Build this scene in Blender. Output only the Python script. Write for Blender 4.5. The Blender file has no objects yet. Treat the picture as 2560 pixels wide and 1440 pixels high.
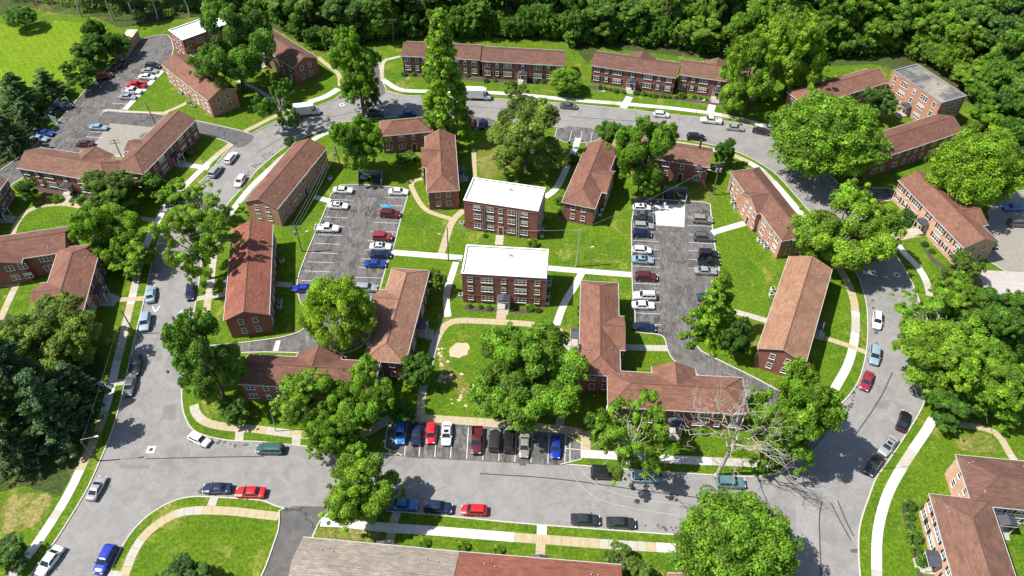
import bpy, bmesh, math, random
import numpy as np
from mathutils import Vector, Matrix
from mathutils.geometry import delaunay_2d_cdt
R = math.radians
scene = bpy.context.scene
col = scene.collection

# ------------------------------------------------------------------ camera, sky, sun, exposure
CAMH = 115.0; PITCH = R(46.0); FPX = 1900.0
cam = bpy.data.cameras.new('camera'); camo = bpy.data.objects.new('camera', cam); col.objects.link(camo)
camo.location = (0, 0, CAMH); camo.rotation_euler = (math.pi/2-PITCH, 0, 0)
cam.sensor_width = 36; cam.lens = 36*FPX/2560; cam.clip_end = 6000; cam.clip_start = 1
scene.camera = camo
SUN_EL = R(56); SUN_DIR = R(5)          # light travels towards +X turned 6 degrees to +Y
w = bpy.data.worlds.new('World'); scene.world = w; w.use_nodes = True
nt = w.node_tree; sky = nt.nodes.new('ShaderNodeTexSky'); sky.sky_type = 'NISHITA'; sky.sun_disc = False
sky.sun_elevation = SUN_EL
sky.sun_rotation = math.pi/2 - (SUN_DIR + math.pi)
bg = nt.nodes['Background']; bg.inputs[1].default_value = 0.10
nt.links.new(sky.outputs[0], bg.inputs[0])
sl = bpy.data.lights.new('sun', 'SUN'); sl.energy = 5.0; sl.angle = R(0.5); sl.color = (1, .955, .88)
so = bpy.data.objects.new('sun', sl); col.objects.link(so)
ldir = Vector((math.cos(SUN_DIR)*math.cos(SUN_EL), math.sin(SUN_DIR)*math.cos(SUN_EL), -math.sin(SUN_EL)))
so.rotation_euler = ldir.to_track_quat('-Z', 'Y').to_euler(); so.location = (-100, 60, 200)
scene.view_settings.view_transform = 'Standard'; scene.view_settings.look = 'None'
scene.view_settings.exposure = 0.55; scene.view_settings.gamma = 1
scene.cycles.max_bounces = 5; scene.cycles.diffuse_bounces = 3; scene.cycles.transmission_bounces = 3
scene.cycles.glossy_bounces = 2; scene.cycles.transparent_max_bounces = 4

def G(px, py, z=0.0):
    """point of the place at height z seen at photo pixel px,py (2560x1440)"""
    u = (px-1280)/FPX; v = (py-720)/FPX
    d = Vector((u, math.cos(PITCH)-v*math.sin(PITCH), -math.sin(PITCH)-v*math.cos(PITCH)))
    t = (z-CAMH)/d.z
    return Vector((d.x*t, d.y*t, z))
def PPM(px, py, z=0.0):
    p = G(px, py, z); d = p.y*math.cos(PITCH)-(p.z-CAMH)*math.sin(PITCH)
    return FPX/d

# ------------------------------------------------------------------ object helpers
def obj(name, me, mats=(), parent=None, loc=(0, 0, 0), rz=0.0, objmats=False):
    o = bpy.data.objects.new(name, me); col.objects.link(o)
    if parent: o.parent = parent
    o.location = loc; o.rotation_euler = (0, 0, rz)
    if me is not None and mats:
        if objmats:
            while len(me.materials) < len(mats): me.materials.append(None)
            for i, m in enumerate(mats):
                o.material_slots[i].link = 'OBJECT'; o.material_slots[i].material = m
        elif len(me.materials) == 0:
            for m in mats: me.materials.append(m)
    return o
def tag(o, label=None, cat=None, group=None, kind=None):
    if label: o['label'] = label
    if cat: o['category'] = cat
    if group: o['group'] = group
    if kind: o['kind'] = kind
    return o
def thing(name, label, cat, loc, rz=0.0, group=None):
    o = bpy.data.objects.new(name, None); col.objects.link(o); o.empty_display_size = .3
    o.location = loc; o.rotation_euler = (0, 0, rz)
    return tag(o, label, cat, group)
def copy_tree(o, parent=None):
    c = o.copy(); col.objects.link(c); c.parent = parent
    for ch in list(o.children): copy_tree(ch, c)
    return c
class MB:
    def __init__(s): s.v = []; s.f = []; s.m = []; s.mi = 0; s.uv = {}
    def face(s, pts, mi=None):
        n = len(s.v); s.v += [tuple(p) for p in pts]; s.f.append(tuple(range(n, n+len(pts)))); s.m.append(s.mi if mi is None else mi)
    def box(s, x0, x1, y0, y1, z0, z1, M=None, mi=None):
        P = [Vector(p) for p in ((x0,y0,z0),(x1,y0,z0),(x1,y1,z0),(x0,y1,z0),(x0,y0,z1),(x1,y0,z1),(x1,y1,z1),(x0,y1,z1))]
        if M is not None: P = [M @ p for p in P]
        n = len(s.v); s.v += [tuple(p) for p in P]
        for f in ((0,3,2,1),(4,5,6,7),(0,1,5,4),(1,2,6,5),(2,3,7,6),(3,0,4,7)):
            s.f.append(tuple(n+i for i in f)); s.m.append(s.mi if mi is None else mi)
    def tube(s, a, b, r0, r1=None, n=6, mi=None, cap=True):
        a = Vector(a); b = Vector(b); r1 = r0 if r1 is None else r1
        d = (b-a); 
        if d.length < 1e-6: return
        d.normalize(); x = d.orthogonal().normalized(); y = d.cross(x); k = len(s.v)
        for c, r in ((a, r0), (b, r1)):
            for i in range(n):
                t = 2*math.pi*i/n; s.v.append(tuple(c + x*(r*math.cos(t)) + y*(r*math.sin(t))))
        mi = s.mi if mi is None else mi
        for i in range(n): s.f.append((k+i, k+(i+1) % n, k+n+(i+1) % n, k+n+i)); s.m.append(mi)
        if cap:
            s.f.append(tuple(k+n+i for i in range(n))); s.m.append(mi)
            s.f.append(tuple(k+n-1-i for i in range(n))); s.m.append(mi)
    def mesh(s, name, smooth=False):
        me = bpy.data.meshes.new(name); me.from_pydata(s.v, [], s.f)
        if any(s.m): me.polygons.foreach_set('material_index', s.m)
        if smooth: me.polygons.foreach_set('use_smooth', [True]*len(s.f))
        me.update(); return me

# ------------------------------------------------------------------ materials
def mat(name, build):
    m = bpy.data.materials.new(name); m.use_nodes = True
    t = m.node_tree; p = t.nodes['Principled BSDF']
    class N: pass
    n = N(); n.t = t; n.p = p
    def node(ty, **kw):
        x = t.nodes.new(ty)
        for k, v in kw.items():
            if hasattr(x, k): setattr(x, k, v)
        return x
    n.node = node; n.link = lambda a, b: t.links.new(a, b)
    def coord(kind='Object'):
        c = node('ShaderNodeTexCoord'); return c.outputs[kind]
    n.coord = coord
    def geo(): return node('ShaderNodeNewGeometry').outputs['Position']
    n.geo = geo
    def noise(scale, detail=4, rough=.6, vec=None, dist=0):
        x = node('ShaderNodeTexNoise'); x.inputs['Scale'].default_value = scale; x.inputs['Detail'].default_value = detail
        x.inputs['Roughness'].default_value = rough; x.inputs['Distortion'].default_value = dist
        if vec is not None: n.link(vec, x.inputs['Vector'])
        return x.outputs[0]
    n.noise = noise
    def ramp(fac, stops, interp='LINEAR'):
        x = node('ShaderNodeValToRGB'); x.color_ramp.interpolation = interp; e = x.color_ramp.elements
        while len(e) < len(stops): e.new(.5)
        for i, (pos, c) in enumerate(stops):
            e[i].position = pos; e[i].color = (c[0], c[1], c[2], 1) if not isinstance(c, (int, float)) else (c, c, c, 1)
        n.link(fac, x.inputs[0]); return x.outputs[0]
    n.ramp = ramp
    def mix(f, a, b, mode='MIX'):
        x = node('ShaderNodeMix'); x.data_type = 'RGBA'; x.blend_type = mode
        for sock, v in ((x.inputs[0], f), (x.inputs[6], a), (x.inputs[7], b)):
            if isinstance(v, (int, float)): sock.default_value = v
            elif isinstance(v, tuple): sock.default_value = (v[0], v[1], v[2], 1)
            else: n.link(v, sock)
        return x.outputs[2]
    n.mix = mix
    def math_(op, a, b=None):
        x = node('ShaderNodeMath'); x.operation = op
        for i, v in enumerate((a, b)):
            if v is None: continue
            if isinstance(v, (int, float)): x.inputs[i].default_value = v
            else: n.link(v, x.inputs[i])
        return x.outputs[0]
    n.math = math_
    def bump(h, strength=.3, dist=.05):
        b = node('ShaderNodeBump'); b.inputs['Strength'].default_value = strength; b.inputs['Distance'].default_value = dist
        n.link(h, b.inputs['Height']); n.link(b.outputs[0], p.inputs['Normal'])
    n.bump = bump
    def scalevec(vec, sc, rz=0):
        x = node('ShaderNodeMapping'); x.inputs['Scale'].default_value = sc; x.inputs['Rotation'].default_value = (0, 0, rz); n.link(vec, x.inputs[0]); return x.outputs[0]
    n.mapping = scalevec
    n.base = lambda c: (n.link(c, p.inputs['Base Color']) if not isinstance(c, tuple) else setattr(p.inputs['Base Color'], 'default_value', (c[0], c[1], c[2], 1)))
    p.inputs['Roughness'].default_value = .8
    build(n, p)
    return m
def plain(name, c, rough=.6, metal=0, coat=0, var=.12, scale=1.5):
    def b(n, p):
        f = n.noise(scale, 4, .6, n.geo())
        n.base(n.mix(n.ramp(f, [(.3, 0), (.7, 1)]), tuple(x*(1-var) for x in c), tuple(min(1, x*(1+var)) for x in c)))
        p.inputs['Roughness'].default_value = rough; p.inputs['Metallic'].default_value = metal
        if coat: p.inputs['Coat Weight'].default_value = coat; p.inputs['Coat Roughness'].default_value = .06
    return mat(name, b)

def grass_b(c1, c2, c3, dry, dryamt=.62, stripes=False):
    def b(n, p):
        g = n.geo()
        fine = n.noise(1.9, 6, .75, g); mid = n.noise(.16, 6, .68, g, .8); big = n.noise(.035, 4, .55, g, .8)
        c = n.mix(n.ramp(mid, [(.36, 0), (.66, 1)]), c1, c2)
        c = n.mix(n.ramp(big, [(.45, 0), (.62, 1)]), c, c3)
        blot = n.noise(.11, 6, .7, n.mapping(g, (1, 1, 1), .7), 1.2)
        c = n.mix(n.ramp(blot, [(dryamt, 0), (dryamt+.10, .75)]), c, dry)
        if stripes:
            wv = n.node('ShaderNodeTexWave'); wv.inputs['Scale'].default_value = .16; wv.inputs['Distortion'].default_value = 1.2; wv.inputs['Detail'].default_value = 2
            n.link(n.mapping(g, (1, 1, 1), R(-38)), wv.inputs[0])
            c = n.mix(n.ramp(wv.outputs[1], [(.3, 0), (.7, .22)]), c, tuple(x*1.2 for x in c2))
        wd = n.noise(.75, 5, .75, g, .5); c = n.mix(1.0, c, n.ramp(wd, [(.32, (.74, .80, .8)), (.55, (1, 1, 1)), (.72, (1.28, 1.12, 1.1))]), 'MULTIPLY')
        k = n.ramp(fine, [(.30, .45), (.50, .92), (.70, 1.6)])
        c = n.mix(1.0, c, k, 'MULTIPLY')
        n.base(c); p.inputs['Roughness'].default_value = .95
        p.inputs['Specular IOR Level'].default_value = .1
        n.bump(fine, .9, .14)
    return b
M_grass = mat('lawn_grass', grass_b((.068, .140, .010), (.125, .210, .012), (.10, .175, .010), (.28, .26, .06), .56))
M_field = mat('mown_field', grass_b((.125, .22, .010), (.18, .265, .012), (.15, .24, .010), (.28, .28, .04), .58, True))
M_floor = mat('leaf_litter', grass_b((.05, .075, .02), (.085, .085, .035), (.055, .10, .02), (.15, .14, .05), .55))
M_dry = mat('dry_patch', grass_b((.13, .17, .02), (.20, .19, .045), (.12, .17, .02), (.34, .27, .11), .50))
def asphalt_b(base, lo, hi, crack=0, stain=.5, streak=1.0):
    def b(n, p):
        g = n.geo()
        fine = n.noise(6, 6, .75, g); mid = n.noise(.35, 6, .65, g, 1.0); big = n.noise(.06, 4, .5, g)
        c = n.mix(n.ramp(mid, [(.38, 0), (.62, 1)]), tuple(x*lo for x in base), tuple(x*hi for x in base))
        c = n.mix(n.ramp(big, [(.35, 0), (.7, stain)]), c, tuple(x*hi*1.05 for x in base))
        c = n.mix(1.0, c, n.ramp(fine, [(.28, .72), (.7, 1.22)]), 'MULTIPLY')
        if crack:
            vo = n.node('ShaderNodeTexVoronoi'); vo.feature = 'DISTANCE_TO_EDGE'; vo.inputs['Scale'].default_value = crack
            dn = n.node('ShaderNodeTexNoise'); dn.inputs['Scale'].default_value = .8; dn.inputs['Detail'].default_value = 4; n.link(g, dn.inputs[0])
            va = n.node('ShaderNodeVectorMath'); va.operation = 'MULTIPLY_ADD'; n.link(dn.outputs['Color'], va.inputs[0]); va.inputs[1].default_value = (2.5, 2.5, 0); n.link(g, va.inputs[2])
            n.link(va.outputs[0], vo.inputs['Vector'])
            c = n.mix(n.ramp(vo.outputs[0], [(0, .75), (.012, 0)]), c, (.02, .02, .02))
            sc = n.noise(.9, 6, .8, n.mapping(g, (1.6, .35, 1), .35), 1.5)
            c = n.mix(n.ramp(sc, [(.50, 0), (.64, .85*streak)]), c, tuple(x*3.0 for x in base))
        n.base(c); p.inputs['Roughness'].default_value = .9; n.bump(fine, .4, .02)
        p.inputs['Specular IOR Level'].default_value = .25
    return b
M_road = mat('street_asphalt', asphalt_b((.238, .228, .220), .82, 1.10, 0, .5))
M_lot = mat('parking_asphalt', asphalt_b((.074, .070, .067), .50, 1.9, .10, .8))
M_drive = mat('drive_asphalt', asphalt_b((.105, .102, .10), .8, 1.2, .07, .5, .15))
M_seam = plain('tar_seam', (.05, .048, .05), .85)
M_faint = plain('faded_paint', (.33, .32, .30), .85)
M_paint = plain('road_paint', (.60, .60, .58), .8, var=.15, scale=3)
def conc_b(base):
    def b(n, p):
        g = n.geo(); c = n.mix(n.ramp(n.noise(1.3, 5, .65, g), [(.3, 0), (.7, 1)]), tuple(x*.86 for x in base), tuple(x*1.1 for x in base))
        c = n.mix(1.0, c, n.ramp(n.noise(9, 4, .7, g), [(.3, .85), (.7, 1.1)]), 'MULTIPLY')
        n.base(c); p.inputs['Roughness'].default_value = .9
    return b
M_cw = mat('new_concrete', conc_b((.60, .58, .54))); M_cg = mat('worn_concrete', conc_b((.43, .40, .34))); M_ct = mat('tan_concrete', conc_b((.43, .35, .22)))
M_kerb = mat('kerb_concrete', conc_b((.50, .48, .43)))
M_pad = mat('pad_concrete', conc_b((.27, .25, .215)))
def roof_b(c1, c2):
    def b(n, p):
        g = n.coord('Object'); br = n.node('ShaderNodeTexBrick'); n.link(n.mapping(g, (1, 1, 1)), br.inputs[0])
        br.inputs['Scale'].default_value = 1.0; br.inputs['Brick Width'].default_value = .9; br.inputs['Row Height'].default_value = .30
        br.inputs['Mortar Size'].default_value = .035; br.inputs['Bias'].default_value = -.1
        br.inputs['Color1'].default_value = (*c1, 1); br.inputs['Color2'].default_value = (*c2, 1); br.inputs['Mortar'].default_value = (*[x*.62 for x in c1], 1)
        nz = n.noise(.30, 6, .7, g, .5); c = n.mix(1.0, br.outputs[0], n.ramp(nz, [(.3, .74), (.7, 1.24)]), 'MULTIPLY')
        st = n.noise(1.0, 6, .8, n.mapping(g, (.35, 2.6, 1), 0)); c = n.mix(1.0, c, n.ramp(st, [(.3, .82), (.7, 1.14)]), 'MULTIPLY')
        rnd = n.node('ShaderNodeObjectInfo'); c = n.mix(1.0, c, n.ramp(rnd.outputs['Random'], [(0, (.88, .86, .88)), (1, (1.12, 1.1, 1.06))]), 'MULTIPLY')
        n.base(c); p.inputs['Roughness'].default_value = .92; n.bump(st, .3, .05)
        p.inputs['Specular IOR Level'].default_value = .2
    return b
M_roof = mat('red_shingles', roof_b((.225, .112, .080), (.155, .079, .060)))
M_rooft = mat('sunlit_tan_shingles', roof_b((.365, .205, .132), (.27, .150, .100)))  # tan of the sunlit slopes put into the whole roof colour
M_rooft2 = mat('brown_shingles', roof_b((.205, .112, .082), (.140, .080, .062)))
M_roofg = mat('grey_shingles', roof_b((.38, .335, .275), (.26, .23, .19)))
M_roofr = mat('brick_red_shingles', roof_b((.27, .105, .074), (.19, .075, .056)))
def brick_b(c1, c2, mo):
    def b(n, p):
        g = n.geo(); sx = n.node('ShaderNodeSeparateXYZ'); n.link(n.coord('Object'), sx.inputs[0])
        cb = n.node('ShaderNodeCombineXYZ'); n.link(n.math('ADD', sx.outputs[0], sx.outputs[1]), cb.inputs[0]); n.link(sx.outputs[2], cb.inputs[1])
        br = n.node('ShaderNodeTexBrick'); n.link(cb.outputs[0], br.inputs[0]); br.inputs['Scale'].default_value = 1
        br.inputs['Brick Width'].default_value = .34; br.inputs['Row Height'].default_value = .12; br.inputs['Mortar Size'].default_value = .012
        br.inputs['Color1'].default_value = (*c1, 1); br.inputs['Color2'].default_value = (*c2, 1); br.inputs['Mortar'].default_value = (*mo, 1)
        c = n.mix(1.0, br.outputs[0], n.ramp(n.noise(.7, 6, .75, g), [(.3, .78), (.7, 1.22)]), 'MULTIPLY')
        n.base(c); p.inputs['Roughness'].default_value = .9
    return b
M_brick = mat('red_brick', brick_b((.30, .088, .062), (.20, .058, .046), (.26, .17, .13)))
M_brickw = mat('sunlit_weathered_brick', brick_b((.46, .215, .135), (.36, .16, .10), (.44, .30, .21)))  # weathered orange brick, lightened to carry the sunlit tone of its walls
def membrane(n, p):
    g = n.geo(); c = n.mix(n.ramp(n.noise(.25, 6, .7, g, .6), [(.35, 0), (.75, 1)]), (.80, .80, .80), (.66, .67, .68))
    br = n.node('ShaderNodeTexBrick'); n.link(n.coord('Object'), br.inputs[0]); br.inputs['Scale'].default_value = 1; br.inputs['Brick Width'].default_value = 5; br.inputs['Row Height'].default_value = 1.1; br.inputs['Mortar Size'].default_value = .02
    br.inputs['Color1'].default_value = (1, 1, 1, 1); br.inputs['Color2'].default_value = (.95, .95, .95, 1); br.inputs['Mortar'].default_value = (.55, .56, .58, 1)
    c = n.mix(1.0, c, br.outputs[0], 'MULTIPLY'); st = n.noise(.5, 6, .8, g, 1.0); c = n.mix(n.ramp(st, [(.62, 0), (.72, .5)]), c, (.30, .30, .29))
    n.base(c); p.inputs['Roughness'].default_value = .6
M_salmon = mat('sunlit_salmon_brick', brick_b((.60, .34, .225), (.50, .27, .175), (.56, .42, .32)))  # lighter brick copy, the sun on these walls put into its colour
M_ridge = plain('ridge_shade_caps', (.115, .06, .045), .9)  # dark tone paints in the shade that marks ridges and hips
M_white_roof = mat('white_membrane', membrane)
def oldroof(n, p):
    g = n.geo(); c = n.mix(n.ramp(n.noise(.16, 6, .65, g, .8), [(.40, 0), (.58, 1)]), (.085, .09, .095), (.29, .265, .215))
    n.base(c); p.inputs['Roughness'].default_value = .9
M_old_roof = mat('stained_gravel_roof', oldroof)
M_trim = plain('white_trim', (.72, .72, .70), .5)
M_gut = plain('gutter_metal', (.52, .51, .49), .5)
M_black = plain('black_shutter', (.022, .022, .026), .5)
M_glassw = plain('window_glass', (.035, .045, .055), .08, var=.4, scale=.7)
def blind_b(n, p):
    oi = n.node('ShaderNodeObjectInfo'); n.base(n.ramp(oi.outputs['Random'], [(0, (.04, .05, .06)), (.4, (.2, .2, .2)), (.7, (.5, .5, .47)), (1, (.65, .63, .58))], 'CONSTANT')); p.inputs['Roughness'].default_value = .6
M_blind = mat('window_blind', blind_b)
M_slate = plain('canopy_slate', (.06, .065, .08), .6)
M_door = plain('dark_door', (.06, .035, .028), .5)
M_metal = plain('galvanised', (.42, .43, .44), .45, .5)
M_acw = plain('ac_casing', (.55, .56, .56), .5)
M_wood = plain('pole_wood', (.16, .125, .095), .9)
M_mulch = plain('mulch', (.075, .055, .045), 1, var=.4, scale=3)
M_dirt = plain('bare_dirt', (.50, .38, .26), 1, var=.12, scale=2)
M_tyre = plain('tyre_rubber', (.018, .018, .018), .8)
M_rim = plain('wheel_rim', (.45, .45, .46), .35, .7)
M_glassc = plain('car_glass', (.018, .026, .034), .05, var=.3)
M_head = plain('headlight_glass', (.65, .66, .66), .15)
M_tail = plain('tail_light_red', (.35, .01, .01), .25)
M_dump = plain('dumpster_green', (.02, .03, .03), .5)
M_fence = plain('fence_boards', (.24, .26, .28), .8)
M_ventm = plain('vent_grey', (.38, .36, .34), .6)
M_fenceb = plain('blue_grey_boards', (.25, .32, .38), .7)
M_tanwall = plain('tan_siding', (.42, .33, .24), .8)
M_orange = plain('orange_plastic', (.75, .28, .02), .5)
M_pink = plain('pink_flowers', (.50, .10, .13), .8, var=.5, scale=6)
def leaf(name, c1, c2, trans=.42):
    def b(n, p):
        g = n.geo(); f = n.noise(.55, 3, .6, g); oi = n.node('ShaderNodeObjectInfo')
        c = n.mix(n.ramp(f, [(.35, 0), (.68, 1)]), c1, c2)
        at = n.node('ShaderNodeAttribute'); at.attribute_name = 'leafv'
        c = n.mix(1.0, c, n.ramp(at.outputs['Fac'], [(.05, .38), (.5, 1.0), (.95, 1.9)]), 'MULTIPLY')
        c = n.mix(1.0, c, n.ramp(oi.outputs['Random'], [(0, (.82, .88, .8)), (.5, (1, 1, 1)), (1, (1.2, 1.08, 1.1))]), 'MULTIPLY')
        n.base(c); p.inputs['Roughness'].default_value = .55; p.inputs['Specular IOR Level'].default_value = .35
        tr = n.node('ShaderNodeBsdfTranslucent'); n.link(n.mix(1.0, c, (1.3, 1.35, .6), 'MULTIPLY'), tr.inputs[0])
        ms = n.node('ShaderNodeMixShader'); ms.inputs[0].default_value = trans
        out = n.t.nodes['Material Output']; n.link(p.outputs[0], ms.inputs[1]); n.link(tr.outputs[0], ms.inputs[2]); n.link(ms.outputs[0], out.inputs[0])
    return mat(name, b)
LEAF = {
 'bright': leaf('bright_leaves', (.125, .265, .018), (.23, .375, .026)),
 'yellow': leaf('yellow_green_leaves', (.155, .295, .020), (.26, .39, .026)),
 'mid': leaf('mid_green_leaves', (.075, .185, .020), (.14, .27, .028)),
 'olive': leaf('olive_leaves', (.11, .20, .028), (.20, .29, .042)),
 'dark': leaf('dark_leaves', (.062, .145, .026), (.11, .215, .034), .32),
 'pine': leaf('pine_needles', (.045, .10, .038), (.085, .155, .048), .28),
 'wood': leaf('woodland_leaves', (.10, .215, .028), (.175, .305, .040), .40),
 'woodb': leaf('woodland_bright_leaves', (.12, .245, .020), (.20, .34, .028), .38)}
M_bark = plain('bark', (.13, .105, .085), .95, var=.35, scale=2)
M_pale = plain('pale_bark', (.36, .33, .285), .9, var=.3, scale=1.5)

# ------------------------------------------------------------------ ground, streets and lots (one planar partition, real kerb steps)
def chaikin(pts, n=2, closed=True):
    for _ in range(n):
        q = []
        m = len(pts)
        rng = range(m) if closed else range(m-1)
        if not closed: q.append(pts[0])
        for i in rng:
            a, b = pts[i], pts[(i+1) % m]
            q += [(a[0]*.75+b[0]*.25, a[1]*.75+b[1]*.25), (a[0]*.25+b[0]*.75, a[1]*.25+b[1]*.75)]
        if not closed: q.append(pts[-1])
        pts = q
    return pts
OUT = [(40,1500),(82,1430),(137,1357),(207,1245),(230,1200),(282,1080),(306,990),(330,880),(342,827),(360,755),(370,710),(377,670),(400,590),(430,530),(467,485),(517,442),(545,405),(582,362),(632,332),(672,312),(735,285),(795,265),(835,250),(849,238),(870,226),(960,222),(990,237),(1050,241),(1240,246),(1430,260),(1555,272),(1680,287),(1740,292),(1805,302),(1865,310),(1920,330),(2000,375),(2080,440),(2150,520),(2222,612),(2270,685),(2295,742),(2325,840),(2330,930),(2310,1010),(2267,1080),(2210,1165),(2189,1190),(2175,1230),(2160,1270),(2146,1317),(2144,1380),(2149,1440),(2165,1600),(1985,1600),(1960,1450),(1930,1400),(1880,1365),(1800,1343),(1690,1335),(1480,1320),(1280,1305),(1137,1290),(990,1277),(850,1269),(825,1277),(765,1276),(700,1268),(665,1252),(640,1247),(525,1240),(475,1239),(425,1252),(370,1285),(332,1322),(302,1367),(275,1427),(255,1470),(215,1600),(-20,1600)]
INN = [(454,960),(452,995),(457,1035),(475,1072),(500,1087),(537,1097),(585,1104),(640,1104),(702,1111),(747,1115),(830,1122),(905,1130),(960,1136),(1452,1164),(1475,1167),(1600,1177),(1755,1187),(1892,1194),(1947,1185),(1990,1155),(2040,1085),(2080,1027),(2105,1010),(2132,980),(2152,945),(2166,892),(2171,845),(2171,795),(2167,752),(2157,720),(2145,685),(2110,625),(2040,545),(2002,502),(1945,437),(1920,419),(1880,395),(1835,375),(1755,355),(1682,345),(1600,335),(1500,327),(1400,318),(1300,308),(1200,298),(1080,290),(950,292),(870,302),(835,315),(800,327),(747,346),(710,367),(640,425),(625,447),(562,515),(535,560),(512,610),(500,670),(494,720),(486,767),(468,850),(458,910)]
LOTS = [
 ('parking_lot', M_lot, [(337,105),(370,93),(395,87),(426,87),(435,132),(408,172),(310,278),(255,278),(250,290),(385,315),(392,322),(345,360),(318,395),(215,378),(120,400),(60,440),(-60,520),(-140,520),(40,400),(112,345),(150,300),(225,212),(287,155)]),
 ('driveway', M_drive, [(250,279),(310,279),(410,286),(510,306),(622,331),(640,345),(600,372),(580,359),(545,346),(505,332),(385,316),(262,297)]),
 ('parking_lot', M_lot, [(837,463),(897,461),(960,466),(1022,472),(1015,500),(997,560),(982,622),(967,655),(950,717),(942,745),(932,800),(915,860),(860,885),(735,880),(640,878),(560,884),(462,912),(474,868),(560,862),(640,853),(715,842),(760,826),(775,800),(742,732),(746,692),(757,660),(780,602),(802,555)]),
 ('parking_lot', M_lot, [(1579,495),(1620,497),(1717,503),(1775,507),(1775,520),(1780,570),(1787,622),(1795,667),(1808,720),(1815,775),(1800,812),(1762,833),(1742,842),(1736,852),(1747,875),(1780,892),(1830,917),(1862,932),(1920,962),(1985,1000),(2050,1062),(2080,1070),(2010,1150),(1985,1060),(1930,1012),(1870,987),(1800,962),(1742,935),(1700,912),(1680,895),(1669,870),(1664,845),(1650,834),(1602,831),(1589,827),(1589,770),(1582,748)]),
 ('parking_bay', M_lot, [(972,1052),(1030,1052),(1280,1071),(1452,1088),(1452,1166),(1200,1152),(960,1140)]),
 ('parking_pad', M_lot, [(1395,312),(1505,322),(1497,357),(1385,354)]),
 ('parking_pad', M_lot, [(1160,290),(1240,294),(1238,322),(1150,320)]),
 ('driveway', M_drive, [(870,235),(880,190),(905,150),(945,148),(948,165),(953,200),(968,228),(940,250)]),
 ('driveway', M_drive, [(699,1263),(838,1266),(815,1285),(795,1305),(787,1325),(779,1342),(745,1440),(700,1600),(585,1600),(655,1440),(670,1405),(687,1355),(700,1317)]),
 ('driveway', M_drive, [(2100,462),(2170,470),(2235,470),(2262,495),(2180,505),(2140,510)]),
 ('parking_lot', M_pad, [(2445,568),(2480,555),(2470,520),(2520,480),(2640,470),(2700,600),(2640,690),(2480,678)]),
]
def to_xy(pts): return [Vector(G(x, y)[:2]) for x, y in pts]
loops = [[Vector(p) for p in ((-2500, -1500), (2500, -1500), (2500, 3500), (-2500, 3500))], to_xy(chaikin(OUT)), to_xy(chaikin(INN))]
for nm, m, pts in LOTS:
    loops.append(to_xy(chaikin(pts, 1)))
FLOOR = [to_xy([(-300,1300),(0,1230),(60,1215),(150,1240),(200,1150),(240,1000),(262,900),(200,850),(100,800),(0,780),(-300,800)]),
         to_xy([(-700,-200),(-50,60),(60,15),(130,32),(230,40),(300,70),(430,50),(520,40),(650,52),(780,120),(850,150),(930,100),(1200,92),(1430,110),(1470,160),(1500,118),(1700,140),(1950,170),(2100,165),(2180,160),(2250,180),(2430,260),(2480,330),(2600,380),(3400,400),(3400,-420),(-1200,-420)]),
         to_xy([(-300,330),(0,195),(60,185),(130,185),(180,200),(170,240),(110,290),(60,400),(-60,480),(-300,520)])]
FIELD = to_xy([(-500,40),(-200,20),(60,70),(140,50),(215,58),(235,80),(215,140),(190,205),(120,215),(0,220),(-500,300)])
DRY = [to_xy(chaikin(p, 2)) for p in (
  [(1098,880),(1130,920),(1160,945),(1190,985),(1160,1000),(1120,960),(1095,925)],
  [(785,1318),(870,1322),(960,1330),(965,1355),(860,1350),(782,1340)],
  [(0,1255),(60,1230),(140,1235),(120,1290),(60,1330),(0,1340)],
  [(2400,1080),(2480,1085),(2500,1130),(2430,1130),(2380,1120)],
  [(1190,350),(1260,360),(1290,420),(1240,448),(1195,440)],
  [(1720,470),(1770,460),(1800,500),(1770,505),(1720,498)],
  [(1870,1100),(1960,1090),(1990,1130),(1900,1150)])]
nl = len(loops)
for L_ in FLOOR: loops.append(L_)
loops.append(FIELD)
for L_ in DRY: loops.append(L_)
V = []; F = []
def ccw(P):
    a = sum(p.x*q.y-q.x*p.y for p, q in zip(P, P[1:]+P[:1])); return P if a > 0 else P[::-1]
loops = [ccw(L_) for L_ in loops]
for L_ in loops:
    k = len(V); V += L_; F.append(list(range(k, k+len(L_))))
ov, oe, of, ove, oee, ofo = delaunay_2d_cdt(V, [], F, 0, 1e-4, True)
KSTEP = .13
cls = []
for f, ids in zip(of, ofo):
    ids = set(ids); c = 'grass'
    lot = [i for i in ids if 3 <= i < nl]
    if lot: c = 'lot%d' % min(lot)
    elif 1 in ids and 2 not in ids: c = 'road'
    elif any(i >= nl+4 for i in ids): c = 'dry'
    elif nl+3 in ids: c = 'field'
    elif ids & {nl, nl+1, nl+2}: c = 'floor'
    cls.append(c)
def sheet(name, want, z, m):
    idx = {}; vs = []; fs = []
    for f, c in zip(of, cls):
        if c != want: continue
        q = []
        for i in f:
            if i not in idx: idx[i] = len(vs); vs.append((ov[i].x, ov[i].y, z))
            q.append(idx[i])
        fs.append(q)
    if not fs: return None
    me = bpy.data.meshes.new(name); me.from_pydata(vs, [], fs); me.update()
    o = obj(name, me, [m]); tag(o, kind='structure'); return o
sheet('ground', 'grass', 0, M_grass); sheet('road', 'road', -KSTEP, M_road)
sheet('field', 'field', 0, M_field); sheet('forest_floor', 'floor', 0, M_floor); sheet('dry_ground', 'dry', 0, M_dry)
for i, (nm, m, pts) in enumerate(LOTS): sheet(nm, 'lot%d' % (i+3), -KSTEP, m)
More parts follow.
